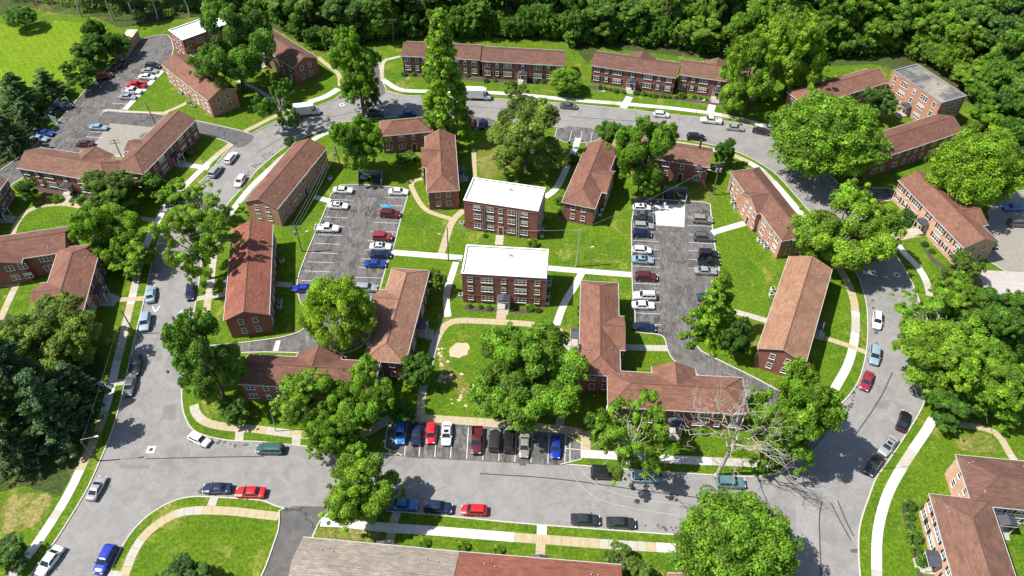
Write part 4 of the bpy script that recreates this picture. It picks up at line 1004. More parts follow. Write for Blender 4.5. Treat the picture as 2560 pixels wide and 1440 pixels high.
car('sedan','blue',930,1262,-1,-.02,'blue car hidden below the street tree crown'); car('sedan','sky',1008,1259,1,.06,'light blue car peeking out right of the street tree crown'); car('suv','navy',1095,1267,1,.08,'navy utility car in tree shade on the lower street'); car('hatch','red',1185,1273,-1,-.04,'red hatchback on the lower street')
car('sedan','dark',1464,1297,1,.05,'black car on the lower street, left one of the pair'); car('sedan','dark',1553,1305,1,.05,'black car on the lower street, right one of the pair')
# bay
for ty, c, x, y, f, lab, rf in (('suv','sky',1001,1080,1,'light blue car at the left end of the parking bay',None),('sedan','navy',1041,1082,-1,'dark navy car second from the left in the bay',None),('hatch','red',1077,1081,1,'red car in the bay beside the white one',None),('sedan','white',1116,1082,1,'white car in the bay','sunroof'),
    ('pickup','maroon',1192,1099,1,'brown red pickup in the bay',None),('boxy','dark',1236,1100,-1,'dark grey boxy car in the bay',None),('suv','black',1273,1101,-1,'black utility car in the middle of the bay','rails'),('sedan','beige',1311,1112,1,'silver beige car in the bay',None),('coupe','royal',1390,1115,1,'vivid blue coupe alone at the right end of the bay',None)):
    car(ty, c, x, y, -.06*f, 1*f, lab, rf)
car('boxy','black',1512,1182,1,.05,'black jeep style car at the right end of the bay kerb',s=1.08); car('wagon','icy',1613,1191,1,.03,'silver blue car under the airy tree on the lower street'); car('suv','teal',1828,1205,1,.05,'teal utility car beyond the foot of the dead tree')
car('sedan','black',2186,1160,-.55,.85,'black car with a maroon tail in the tree shadow on the right bend'); car('sedan','silver',2222,1112,-.6,.8,'pale silver car with a sunroof on the right bend','sunroof'); car('sedan','black',2260,1050,.32,-.95,'black car highest of the three along the outer right kerb','rails')
car('sedan','pinkred',2168,950,-.35,.95,'crimson car on the inner right kerb'); car('suv','icy',2187,886,-.1,1,'blue grey utility car on the inner right kerb'); car('wagon','white',2194,798,-.08,1,'white car with a roof rack on the inner right kerb','rails')
# middle lot
car('sedan','white',857,473,1,.04,'white car at the top left of the middle lot'); car('sedan','white',845,512,1,.05,'white car below the top left one in the middle lot','sunroof'); car('pickup','white',817,569,1,.03,'white pickup truck with a black bed in the middle lot'); car('sedan','white',996,477,1,.03,'white car at the top right of the middle lot')
car('suv','maroon',976,533,1,.05,'dark maroon car next to a bright blue board in the middle lot'); car('boxy','pinkred',957,591,1,.04,'old pinkish red car in the middle lot'); car('sedan','white',951,614,1,.02,'white car with a sunroof between the red and navy ones','sunroof'); car('sedan','navy',952,635,1,.03,'navy car in the middle lot by the white path'); car('sedan','blue',939,657,1,.02,'bright blue car below the navy one in the middle lot')
car('wagon','silver',915,717,1,.04,'silver car near the yellow green tree of the middle lot'); car('sedan','royal',757,719,-1,0,'deep blue car at the end of the shaded path in the middle lot',s=1.0); car('sedan','icy',925,750,1,.04,'pale blue car partly under the yellow green tree'); car('sedan','white',921,772,1,.04,'white car partly under the yellow green tree'); car('suv','white',915,797,1,.04,'white utility car mostly under the yellow green tree')
# right lot
car('sedan','black',1603,502,1,.03,'black car topmost in the right lot'); car('hatch','white',1605,517,1,.02,'white car with a glass roof second in the right lot','sunroof'); car('coupe','grey',1609,533,1,.04,'dark grey sporty car third in the right lot'); car('sedan','dark',1609,547,1,.04,'charcoal car fourth in the left row of the right lot'); car('wagon','silver',1609,562,1,.05,'grey silver car fifth in the left row of the right lot')
car('hatch','navy',1606,582,1,.06,'navy car in the left row of the right lot'); car('hatch','white',1605,623,1,.06,'white hatchback in the left row of the right lot'); car('sedan','icy',1607,647,1,.07,'ice blue car below the white hatchback in the right lot','sunroof'); car('suv','maroon',1616,690,1,.05,'dark maroon car in the left row of the right lot'); car('suv','white',1612,738,-1,-.02,'white utility car in the right lot','rails'); car('sedan','white',1608,761,1,.03,'white car touching the white utility car in the right lot'); car('sedan','navy',1611,816,1,.08,'lone dark navy car at the foot of the right lot')
car('suv','beige',1757,547,1,.06,'khaki grey car at the top of the right hand row'); car('suv','grey',1761,592,1,.06,'dark grey utility car in the right hand row','rails'); car('boxy','black',1772,634,1,.04,'black jeep style car in the right hand row'); car('pickup','black',1773,652,1,.04,'black pickup below the jeep in the right hand row',s=.88); car('sedan','silver',1764,675,1,.05,'silver car beside the layered tree'); car('sedan','blue',1772,741,1,.05,'blue car hidden under the layered tree'); car('sedan','maroon',1775,826,1,.05,'dark red car hidden behind the layered tree')
# top street
car('sedan','blue',1018,282,-1,.02,'blue car in the cypress shade on the top street'); car('suv','navy',940,283,1,.02,'dark blue car under the tall ragged tree on the top street'); car('sedan','grey',1422,263,1,.08,'grey car behind the olive tree on the top street'); car('hatch','white',1654,284,1,.08,'white hatchback on the top street'); car('pickup','white',1778,299,-1,-.10,'white pickup truck on the top street'); car('sedan','silver',1838,317,1,.1,'silver car at the trunk of the tall bright tree'); car('suv','black',1740,341,1,.02,'black utility car on the inner side of the top street')
car('sedan','pinkred',1177,304,.1,-1,'red car in the shade right of the cypress'); car('sedan','navy',1205,306,.1,-1,'dark blue car right of the red one by the cypress'); car('sedan','dark',1905,326,1,.2,'dark car in leaf shade on the top street at the tree'); car('sedan','silver',1930,318,1,.2,'silver car in leaf shade nearest the huge maple')
car('sedan','sky',2534,516,-1,.05,'blue car in shade at the right edge'); car('suv','dark',2476,600,.5,.9,'dark car behind the salmon house gable'); car('suv','grey',2548,556,1,.05,'grey car at the right edge of the concrete court')
# box trucks
def boxtruck(x, y, dx, dy, label):
    p = G(x, y, 1.3); q = G(x+dx*20, y+dy*20, 1.3); a = math.atan2(q.y-p.y, q.x-p.x)
    r = thing('box_truck', label, 'truck', (p.x, p.y, -KSTEP), a)
    m = MB(); m.box(-3.6, 1.5, -1.12, 1.12, .85, 3.25); 
    for i in range(9): m.box(-3.4+i*.58, -3.36+i*.58, -1.14, -1.12, .95, 3.15); m.box(-3.4+i*.58, -3.36+i*.58, 1.12, 1.14, .95, 3.15)
    m.box(1.3, 2.2, -.8, .8, 2.5, 3.15); obj('cargo_box', m.mesh('box'), [paint('white')], r)
    m = MB(); loft(m, [ring(1.55, 1.0, .5, 1.5), ring(2.4, 1.0, .45, 1.45), ring(3.2, .95, .45, 1.3), ring(3.5, .85, .5, 1.1)]); m.face([(1.55,-.92,1.4),(1.55,-.8,2.25),(2.15,-.8,2.25),(2.75,-.92,1.4)]); m.face([(1.55,.92,1.4),(2.75,.92,1.4),(2.15,.8,2.25),(1.55,.8,2.25)]); m.face([(1.55,-.8,2.25),(1.55,.8,2.25),(2.15,.8,2.25),(2.15,-.8,2.25)]); m.face([(2.15,-.8,2.25),(2.15,.8,2.25),(2.75,.92,1.4),(2.75,-.92,1.4)])
    obj('cab', m.mesh('cab'), [paint('white')], r)
    m = MB(); panel(m, [(2.75,-.92,1.4),(2.75,.92,1.4),(2.15,.8,2.25),(2.15,-.8,2.25)], .06, .94, .1, .92, .02); obj('windscreen', m.mesh('ws'), [M_glassc], r)
    for s in (-1, 1):
        m = MB(); m.box(1.75, 2.3, s*.90-.02, s*.90+.02, 1.5, 2.05); obj('side_window', m.mesh('sw'), [M_glassc], r)
        m = MB(); m.box(3.38, 3.5, s*.62-.16, s*.62+.16, .75, .95); obj('headlight', m.mesh('hl'), [M_head], r)
        for fx in (-2.2, 2.7):
            t = obj('wheel', CARM['pickup']['tyre'], [M_tyre], r, (fx, s*.92, .42)); t.scale = (1.1, 1.2, 1.1); obj('rim', CARM['pickup']['rim'], [M_rim], t, (0, s*.035, 0))
    m = MB(); m.box(-3.5, 2.5, -.45, .45, .5, .85); obj('chassis', m.mesh('ch'), [M_black], r)
boxtruck(765, 276, .92, -.10, 'white box truck parked under the airy tree on the street bend'); boxtruck(1196, 236, 1, .04, 'white box truck right of the cypress tree')
p = G(967, 521, 1.2); r = thing('roof_board', 'bright blue board lying across the maroon car in the middle lot', 'board', (p.x, p.y, 1.66), .05); m = MB(); m.box(-.95, .95, -.45, .45, -.06, .06); m.box(-.85, .85, -.38, .38, .06, .1); obj('panel', m.mesh('board'), [plain('bright_blue', (.01, .26, .58), .5)], r)

# ------------------------------------------------------------------ poles, lamps and wires
POLE = {}
def pole(name, base, top, label, arm=None, cross=False, trans=False, m_=None, r0=.15):
    b = G(*base); 
    best = None
    for i in range(40, 200):
        z = i*.1; uu = Vector((b.x, b.y, z)); d = uu-Vector((0, 0, CAMH)); dep = d.y*math.cos(PITCH)-d.z*math.sin(PITCH); up = d.y*math.sin(PITCH)+d.z*math.cos(PITCH)
        py = 720-FPX*up/dep
        if best is None or abs(py-top[1]) < best[0]: best = (abs(py-top[1]), z)
    h = max(5.0, best[1]); t = G(top[0], top[1], h)
    lean = Vector((max(-.5, min(.5, t.x-b.x)), 0, h))
    r = thing(name, label, 'utility pole' if name == 'utility_pole' else 'street lamp', (b.x, b.y, 0)); m_ = m_ or M_wood
    m = MB(); m.tube((0, 0, -.1), lean, r0, r0*.65, 8); obj('pole', m.mesh('pole'), [m_], r)
    if cross:
        for dz in (.4, 1.2):
            m = MB(); m.box(-1.2, 1.2, -.06, .06, h-dz, h-dz+.12)
            obj('crossarm', m.mesh('arm'), [M_wood], r, (lean.x, 0, 0), .25)
        m = MB()
        for x in (-1.1, -.5, .5, 1.1): m.tube((lean.x+x, 0, h-.28), (lean.x+x, 0, h-.08), .05, .04, 6)
        obj('insulator', m.mesh('ins'), [M_trim], r)
    if trans:
        for s in ((-.45,), (-.45, .45), )[0 if trans == 1 else 1]:
            m = MB(); m.tube((lean.x*.8+s, -.25, h-2.6), (lean.x*.8+s, -.25, h-1.6), .27, .27, 10); m.tube((lean.x*.8+s, -.25, h-1.6), (lean.x*.8+s, -.25, h-1.4), .06, .04, 6); obj('transformer', m.mesh('tr'), [M_metal], r)
    if arm:
        ax, ay, az = arm; e = Vector((ax, ay, az if az else h*.75)); s0 = Vector((lean.x*.7, 0, e.z-.4))
        m = MB(); m.tube(s0, e, .05, .04, 6); obj('bracket', m.mesh('br'), [M_metal], r)
        m = MB(); d = (e-s0).normalized(); m.tube(e, e+d*.7, .10, .16, 8); obj('lamp_head', m.mesh('lh'), [M_trim], r)
    POLE[label] = Vector((b.x+lean.x, b.y, h-.1)); return r
pole('utility_pole', (755,629), (738,563), 'wooden pole with a transformer and lamp arm left of the middle lot', (1.8,.1,0), True, 1)
pole('utility_pole', (1121,651), (1118,567), 'wooden pole standing in the white path by the nearer block', (-1.2,.3,0), False, False)
pole('street_lamp', (1440,666), (1452,573), 'leaning pale wooden lamp pole on the lawn left of the right lot', (2.8,.1,5.6), False, False, plain('grey_wood', (.42, .40, .35), .9))
pole('street_lamp', (1215,1040), (1210,970), 'lamp pole on the lawn above the parking bay', (-1.0,-.8,5.5), False, False)
pole('utility_pole', (392,316), (362,255), 'wooden pole by the driveway under the long gabled house', None, False, False)
pole('utility_pole', (310,405), (284,348), 'wooden pole on the concrete pad behind the stepped house', None, True, False)
pole('utility_pole', (338,835), (302,775), 'thin wooden pole on the verge below the chevron', None, False, False)
pole('street_lamp', (245,1152), (196,1104), 'lamp pole with pale head in the pine shade on the left verge', (2.0,.3,7.0), False, False)
pole('utility_pole', (1783,487), (1800,405), 'tall pole with three grey transformers behind the right lot', (-1.8,.3,7.0), True, 2, None, .2)
pole('utility_pole', (851,412), (836,366), 'wooden pole with a grey transformer beside the tree above the middle lot', None, True, 1)
pole('street_lamp', (1495,264), (1495,215), 'slim lamp post on the verge left of the first porch path', (.8,-.2,0), False, False, M_metal, .09)
pole('street_lamp', (1741,285), (1741,238), 'slim lamp post on the verge left of the second porch path', (.8,-.2,0), False, False, M_metal, .09)
pole('street_lamp', (1016,236), (1009,182), 'slim lamp post on the verge at the woods drive', (.8,-.2,0), False, False, M_metal, .09)
pole('street_lamp', (2235,606), (2253,552), 'slim lamp post by the tan steps on the right', None, False, False, M_metal, .09)
pole('utility_pole', (2420,212), (2424,152), 'pole with transformers in the woods behind the stained roof block', None, True, 2)
pole('utility_pole', (984,110), (984,48), 'pole with long crossarms in the dark woods gap', None, True, False)
pole('street_lamp', (690,1078), (697,1025), 'short lamp post hidden beside the large tree over the walk', None, False, False, M_metal, .09)
pole('utility_pole', (2207,1172), (2222,1112), 'slim post on the right verge casting a long shadow', None, False, False, M_metal, .07)
def wire(keys, n=1):
    for a, b in zip(keys, keys[1:]):
        A = POLE[a] if isinstance(a, str) else a; B_ = POLE[b] if isinstance(b, str) else b
        m = MB()
        for k in range(n):
            o = Vector(((k-(n-1)/2)*.7, 0, 0)); pr = None
            for i in range(13):
                t = i/12; p = A.lerp(B_, t)+o; p.z -= 4*t*(1-t)*(A-B_).length*.02
                if pr is not None: m.tube(pr, p, .018, .018, 3, 0, False)
                pr = p
        tag(obj('power_line', m.mesh('wire'), [M_metal]), None, 'wire', None); yield bpy.context
WL = [('wooden pole with a transformer and lamp arm left of the middle lot','wooden pole with a grey transformer beside the tree above the middle lot',3,'three wires along the gabled house with the orange end'),
 ('wooden pole standing in the white path by the nearer block','wooden pole with a transformer and lamp arm left of the middle lot',1,'single wire across the middle lot'),
 ('wooden pole standing in the white path by the nearer block','leaning pale wooden lamp pole on the lawn left of the right lot',1,'single wire across between the two white roofed blocks'),
 ('leaning pale wooden lamp pole on the lawn left of the right lot','tall pole with three grey transformers behind the right lot',1,'single wire over the right lot'),
 ('wooden pole on the concrete pad behind the stepped house','wooden pole by the driveway under the long gabled house',2,'two wires over the light concrete pad'),
 ('thin wooden pole on the verge below the chevron','lamp pole with pale head in the pine shade on the left verge',1,'single wire along the left verge')]
for a, b, n, lab in WL:
    for _ in wire([a, b], n): pass
    o = [x for x in col.objects if x.name.startswith('power_line')][-1]
    for x in col.objects:
        if x.name.startswith('power_line') and 'label' not in x: x['label'] = lab
# ------------------------------------------------------------------ trees
rng = np.random.default_rng(11)
def leaf_mesh(name, C, Rr, n_per, size, up=.35, flat=.8, seed=0):
    """leaf-sized quads scattered over clumps: C centres (k,3), Rr radii (k,), vectorised"""
    g = np.random.default_rng(seed); k = len(C)
    cnt = np.maximum(6, (n_per*(Rr/np.mean(Rr))**2)).astype(int); idx = np.repeat(np.arange(k), cnt); n = len(idx)
    d = g.normal(size=(n, 3)); d[:, 2] += up; d /= np.linalg.norm(d, axis=1)[:, None]
    rad = Rr[idx]*(.55+.5*g.random(n)**.6); P = C[idx]+d*rad[:, None]*np.array([1, 1, flat])
    nrm = d+g.normal(size=(n, 3))*.55+np.array([0, 0, .35]); nrm /= np.linalg.norm(nrm, axis=1)[:, None]
    t = np.cross(nrm, g.normal(size=(n, 3))); t /= np.linalg.norm(t, axis=1)[:, None]; b = np.cross(nrm, t)
    s = size*(.6+.8*g.random(n)); s1 = s[:, None]; s2 = (s*(.55+.4*g.random(n)))[:, None]
    v = np.empty((n, 4, 3)); v[:, 0] = P-t*s1-b*s2*.3; v[:, 1] = P+b*s2-t*s1*.1; v[:, 2] = P+t*s1+b*s2*.2; v[:, 3] = P-b*s2+t*s1*.15
    v[:, 1] += nrm*s1*.15; v[:, 3] += nrm*s1*.15
    me = bpy.data.meshes.new(name); me.vertices.add(n*4); me.vertices.foreach_set('co', v.ravel().astype(np.float32))
    me.loops.add(n*4); me.loops.foreach_set('vertex_index', np.arange(n*4, dtype=np.int32)); me.polygons.add(n)
    me.polygons.foreach_set('loop_start', np.arange(0, n*4, 4, dtype=np.int32)); me.polygons.foreach_set('loop_total', np.full(n, 4, dtype=np.int32))
    me.update(); me.validate()
    at = me.attributes.new('leafv', 'FLOAT', 'FACE'); cl = g.random(k)[idx]*.6+g.random(n)*.4; at.data.foreach_set('value', cl.astype(np.float32))
    return me
def crown_broad(seed, r=6.0, hh=5.5, nb=9, clumps=165, csize=.92, leaf=.135, per=175, hollow=.0):
    """unit crown: big lobes, each lobe set with clumps; centre at origin, half height hh"""
    g = np.random.default_rng(seed); LC = []; LR = []; nb += 6
    for i in range(nb):
        a = 2*math.pi*i/nb+g.uniform(-.35, .35); e = g.uniform(-.85, .75); rr = r*g.uniform(.45, .82)
        LC.append((rr*math.cos(a)*math.cos(e), rr*math.sin(a)*math.cos(e), hh*.78*math.sin(e)+g.uniform(-.5, .5))); LR.append(r*g.uniform(.20, .37))
    LC.append((g.uniform(-.8, .8), g.uniform(-.8, .8), hh*.45)); LR.append(r*.36)
    LC = np.array(LC); LR = np.array(LR); C = []; S = []
    while len(C) < clumps:
        i = g.integers(len(LC)); d = g.normal(size=3); d /= np.linalg.norm(d)
        if d[2] < -.55 and g.random() < .7: continue
        p = LC[i]+d*LR[i]*g.uniform(.72, 1.08)*np.array([1, 1, .82])
        inside = sum(np.linalg.norm((p-LC[j])/np.array([1, 1, .82])) < LR[j]*.66 for j in range(len(LC)) if j != i)
        if inside: continue
        if hollow and g.random() < hollow and abs(d[2]) < .9 and np.linalg.norm(p[:2]) < r*.5: continue
        C.append(p); S.append(csize*g.uniform(.6, 1.25))
    for _ in range(int(clumps*.8)):          # sprays of leaves standing out of the lobes
        i = g.integers(len(LC)); d = LC[i]/np.linalg.norm(LC[i])+g.normal(size=3)*.55; d /= np.linalg.norm(d)
        if d[2] < -.75: continue
        C.append(LC[i]+d*LR[i]*g.uniform(1.05, 1.6)*np.array([1, 1, .85])); S.append(csize*g.uniform(.25, .6))
    C = np.array(C); S = np.array(S); me = leaf_mesh('crown', C, S, per, leaf, seed=seed)
    return me, LC
def limb(mb, a, b, r0, r1, g, seg=4, wob=.25, n=6):
    a = np.array(a, float); b = np.array(b, float); prev = a; L_ = np.linalg.norm(b-a)
    for i in range(1, seg+1):
        t = i/seg; p = a+(b-a)*t; 
        if i < seg: p = p+g.normal(size=3)*wob*L_*.12
        mb.tube(prev, p, r0+(r1-r0)*(i-1)/seg, r0+(r1-r0)*t, n, None, i == seg); prev = p
def trunk_mesh(LC, zc, rt, seed, m=None):
    g = np.random.default_rng(seed+99); mb = MB(); f = zc*.62
    limb(mb, (0, 0, -.1), (g.uniform(-.3, .3), g.uniform(-.3, .3), f), rt, rt*.72, g, 4, .12, 8)
    mb.tube((0, 0, -.1), (0, 0, .5), rt*1.5, rt*1.02, 8)
    for c in LC:
        c = np.array(c); e = c*.85+np.array([0, 0, zc]); mid = np.array([0, 0, f])*.45+e*.55; mid[2] -= .6
        limb(mb, (0, 0, f-.4+g.uniform(-.8, .3)), mid, rt*.5, rt*.3, g, 3, .3, 5); limb(mb, mid, e, rt*.3, rt*.10, g, 3, .4, 5)
        for _ in range(2):
            q = e+g.normal(size=3)*1.6; limb(mb, mid*.4+e*.6, q, rt*.14, .03, g, 2, .4, 4)
    return mb.mesh('trunk', True)
PROTO = {}
for i, (nm, kw) in enumerate([('b1', dict(nb=9)), ('b2', dict(nb=11, hh=5.0)), ('b3', dict(nb=8, hh=6.2)), ('b4', dict(nb=12, hh=4.6, clumps=160)),
        ('a1', dict(nb=9, clumps=105, csize=.72, per=110, hollow=.6, leaf=.135)), ('a2', dict(nb=11, clumps=110, csize=.7, per=110, hollow=.6, leaf=.135)),
        ('t1', dict(nb=9, hh=8.5, clumps=210)), ('t2', dict(nb=10, hh=8.0, clumps=200, csize=.95))]):
    me, LC = crown_broad(21+i*3, **kw); PROTO[nm] = (me, trunk_mesh(LC, 10.0, .33, i), kw.get('hh', 5.5))
# dense round crown of fine leaves
def crown_dome(seed, r=6, hh=5.2, n=520):
    g = np.random.default_rng(seed); d = g.normal(size=(n, 3)); d /= np.linalg.norm(d, axis=1)[:, None]; d = d[d[:, 2] > -.45]
    bump = 1+.10*np.sin(d[:, 0]*7+seed)*np.cos(d[:, 1]*6)+.06*np.sin(d[:, 2]*9)
    C = d*bump[:, None]*g.uniform(.86, 1.1, len(d))[:, None]*np.array([r*.92, r*.92, hh*.92]); C = np.concatenate([C, C[::2]*.74]); return leaf_mesh('crown', C, g.uniform(.42, .95, len(C)), 85, .13, seed=seed), [(r*.5*math.cos(a), r*.5*math.sin(a), 1.5) for a in (0, 1.5, 3, 4.4)]
for nm, sd in (('d1', 5), ('d2', 8)):
    me, LC = crown_dome(sd); PROTO[nm] = (me, trunk_mesh([(x*.7, y*.7, 0) for x, y, z in LC], 8.0, .3, sd), 5.2)
def crown_spire(seed, r=4.2, hh=11, n=330):
    g = np.random.default_rng(seed); t = g.random(n)**.8; z = -hh+2*hh*t; rad = r*(1-t)**.70*(1+.10*np.sin(z*2.1))*np.clip(.55+t*4, 0, 1)*g.uniform(.8, 1.1, n)+.2; a = g.uniform(0, 2*math.pi, n)
    C = np.stack([rad*np.cos(a)*.9, rad*np.sin(a)*.9, z], 1); return leaf_mesh('crown', C, g.uniform(.6, 1.0, n)*(1.1-.5*t), 60, .23, seed=seed), [(0, 0, hh*.3)]
me, LC = crown_spire(3); PROTO['s1'] = (me, trunk_mesh(LC, 12, .4, 3), 11)
def crown_pine(seed, r=5.5, hh=9, n=150):
    g = np.random.default_rng(seed); C = []; S = []
    for lv in range(10):
        t = lv/9; z = -hh*.85+1.75*hh*t; rr = r*(1-t*.82)*g.uniform(.8, 1.1)
        k = max(3, int(9-6*t))
        for j in range(k):
            a = 2*math.pi*(j+g.random()*.6)/k+lv
            for q in (.45, .75, 1.0): C.append((rr*q*math.cos(a), rr*q*math.sin(a), z-.5*q+g.uniform(-.3, .3))); S.append(.95*g.uniform(.7, 1.1)*(1.1-.3*q))
    return leaf_mesh('crown', np.array(C), np.array(S), 60, .25, up=.1, flat=.5, seed=seed), [(0, 0, hh*.5)]
for nm, sd in (('p1', 4), ('p2', 9)):
    me, LC = crown_pine(sd); PROTO[nm] = (me, trunk_mesh(LC, 11, .35, sd), 9)
def crown_bush(seed): 
    g = np.random.default_rng(seed); d = g.normal(size=(42, 3)); d /= np.linalg.norm(d, axis=1)[:, None]; d[:, 2] = np.abs(d[:, 2]); C = d*np.array([.72, .72, .62])*g.uniform(.85, 1.1, (42, 1)); C[:, 2] -= .35
    return leaf_mesh('foliage', C, g.uniform(.2, .34, 42), 34, .085, seed=seed)
BUSH = [crown_bush(s) for s in (1, 2, 3)]
def stem_mesh():
    m = MB(); g = np.random.default_rng(4)
    for i in range(5): limb(m, (0, 0, -.05), (g.uniform(-.4, .4), g.uniform(-.4, .4), .8), .035, .015, g, 2, .3, 4)
    return m.mesh('stems')
STEM = stem_mesh(); TN = [0]
NAMES = {'s1': ('cypress_tree', 'tree'), 'p1': ('pine_tree', 'tree'), 'p2': ('pine_tree', 'tree')}
def tree(proto, lf, cx, cy, rx, ry, label, zc=None, rz=None, group=None, bark=None, xyz=None):
    """crown centre at pixel cx,cy with half width rx and half height ry (pixels)"""
    TN[0] += 1; g = random.Random(TN[0]*17+3); me, tm, hh0 = PROTO[proto]
    base_r = {'s1': 4.2, 'p1': 5.5, 'p2': 5.5}.get(proto, 6.0)
    if xyz is None:
        s = PPM(cx, cy, 8); r = rx/s; vis = ry/s
        e = .60                                   # viewing slope mix of depth and height
        hh = math.sqrt(max((vis**2-(r*.72)**2), (r*.45)**2))/.70 if proto not in ('s1',) else vis/.80
        if zc is None: zc = hh*1.0+max(.9, hh*.06)
        p = G(cx, cy, zc)
    else:
        p = Vector((xyz[0], xyz[1], xyz[2])); r, hh, zc = xyz[3], xyz[4], xyz[2]
    n_ = NAMES.get(proto, ('deciduous_tree', 'tree')); root = thing(n_[0], label, n_[1], (p.x, p.y, 0), 0, group)
    rot = g.uniform(0, 6.28) if rz is None else rz
    sx = r/base_r/1.03; sz = hh/hh0/1.03
    c = obj('crown', me, [LEAF[lf]], root, (0, 0, zc), rot, objmats=True); c.scale = (sx, sx*g.uniform(.93, 1.07), sz)
    zt0 = {'d1': 8.0, 'd2': 8.0, 's1': 12, 'p1': 11, 'p2': 11}.get(proto, 10.0)
    t = obj('trunk', tm, [bark or M_bark], root, (0, 0, 0), rot, objmats=True); t.scale = (sx, sx, zc/zt0)
    return root
def bush(cx, cy, rpx, label, lf='mid', group=None, k=0, tall=1.0):
    s = PPM(cx, cy, .6); r = rpx/s; p = G(cx, cy, r*.6); root = thing('shrub', label, 'shrub', (p.x, p.y, 0), 0, group)
    c = obj('foliage', BUSH[k % 3], [LEAF[lf]], root, (0, 0, r*.62*tall), k*1.3, objmats=True); c.scale = (r*1.05, r*1.05, r*1.1*tall)
    t = obj('stem', STEM, [M_bark], root, objmats=True); t.scale = (r*.8, r*.8, r*.9)
T = tree
T('b4','mid',583,122,92,98,'large olive green oak between the white flat roof and the gabled houses')
T('a1','mid',692,255,58,66,'airy tree with a pale trunk over the box truck on the bend', bark=M_pale)
T('t1','bright',888,170,58,98,'tall ragged bright tree at the mouth of the woods drive')
T('a2','mid',905,225,50,52,'lower ragged limbs tree right behind the street bend by the woods drive')
T('s1','yellow',1107,190,62,128,'tall pointed cypress tree in front of the long brick row')
T('b1','bright',893,358,64,75,'bright green tree above the middle lot by the gabled house')
T('b3','olive',1318,340,98,98,'large olive tree behind the farther white roofed block'); T('a2','olive',1288,222,32,30,'small olive tree on the verge above the large olive tree')
T('b4','mid',1525,327,36,28,'small green tree at the street pad'); T('b1','bright',1612,385,74,92,'big bright tree at the top end of the right lot'); T('b2','mid',1812,380,28,33,'small tree right of the house with the black flue')
T('d1','bright',1413,200,42,36,'small rounded bright tree before the right end of the long row', bark=M_bark)
T('t2','bright',1872,180,66,104,'tall bright tree with a bare trunk on the top street verge', zc=12.5); T('b2','bright',1990,130,78,92,'broad bright tree at the edge of the woods left of the tan walled end')
T('d2','bright',2065,350,142,108,'huge bright maple over the top right bend'); T('b4','bright',2118,578,112,104,'wide bright tree over the right street below the huge maple'); T('b1','dark',2196,256,44,44,'small dark tree in front of the stained roof block')
T('d1','yellow',2436,428,104,104,'large yellow green tree right of the salmon house'); T('b3','olive',2405,672,48,54,'small olive tree at the corner of the salmon house'); T('b2','bright',2395,740,60,55,'bright tree below the corner of the salmon house')
T('a1','bright',2345,800,112,72,'airy spreading tree with bare pale limbs, left top of the right cluster', bark=M_pale); T('b4','bright',2370,905,128,95,'broad bright tree above the black car, left of the right cluster'); T('b1','mid',2500,800,92,90,'leafy tree at the right edge above the middle of the cluster'); T('b2','bright',2490,960,110,95,'broad leafy tree at the right edge over the shaded walk'); T('b3','mid',2375,1010,70,60,'low leafy tree over the top of the outer right walk')
T('d2','bright',1838,1372,150,108,'large rounded bright tree by the bottom edge', zc=9); T('b1','bright',905,1220,100,104,'street tree with a ragged crown over the lower street cars'); T('b3','bright',768,1000,84,84,'left half of the large tree mass in front of the dark ended house'); T('b4','bright',905,985,84,84,'right half of the large tree mass in front of the dark ended house'); T('b2','bright',828,1090,74,72,'low hanging lower part of the large tree mass over the lower street')
T('d1','yellow',845,790,90,100,'yellow green rounded tree in the foot of the middle lot'); T('b3','mid',512,890,90,126,'tall green tree on the corner of the middle drive and left street')
T('b4','bright',1318,932,142,122,'broad spreading tree over the dirt patch lawn')
T('a2','bright',1585,1085,108,108,'airy bright tree with pale limbs left of the dead tree', bark=M_pale, zc=9); T('b1','mid',1495,1060,42,48,'small tree in the corner between the hip roofed houses'); T('b2','bright',1990,1045,106,126,'tall bright tree right of the dead tree over the drive mouth'); T('a1','bright',1930,1110,62,70,'thin bright tree immediately right of the dead tree')
T('p1','bright',1792,760,72,100,'layered tree over the right hand row of the right lot', zc=8.5); T('b1','dark',1842,845,38,55,'dark tree in the nose of the right lot drive')
T('b2','olive',272,485,72,64,'dark olive tree before the stepped brick house'); T('b4','yellow',262,580,82,78,'yellow green tree below the dark olive one on the oval lawn'); T('b1','mid',375,460,38,34,'small green tree beside the dark olive one'); T('b3','bright',330,640,55,50,'low bright limbs tree over the left walk above the chevron')
T('a1','yellow',500,515,74,66,'airy yellow green tree overhanging the left street, upper'); T('a2','bright',485,600,90,98,'airy bright tree overhanging the left street, lower', zc=11); T('b1','bright',435,480,42,34,'small bright tree at the street walk above the airy trees')
T('b2','olive',135,845,118,105,'large olive tree before the brick house facing the left street'); T('b3','mid',66,472,30,30,'small round tree beside the orange ball')
T('p1','pine',30,930,90,120,'tall dark pine at the left edge below the olive tree'); T('p2','pine',110,1010,85,110,'dark pine in the middle of the left shaded grove'); T('p1','pine',10,1105,62,80,'dark pine at the left edge of the grove, lower'); T('p2','pine',180,955,60,70,'smaller dark pine at the right side of the left grove'); T('b1','dark',15,850,70,60,'dark leafy tree at the left edge over the grove'); T('p1','dark',-50,1000,80,120,'big dark conifer cut by the left edge of the frame')
T('b2','mid',1048,925,46,46,'small green tree by the shaded walk of the dirt patch lawn'); T('b1','olive',1093,700,28,30,'small tree at the upper right corner of the tan roofed house'); T('b2','mid',586,1026,40,30,'low green tree at the rounded corner walk'); T('a2','olive',1552,1395,46,34,'small tree over the lower walk near the bottom edge'); T('b1','olive',1592,1432,40,30,'bushy tree at the bottom edge beside the red shingled house')
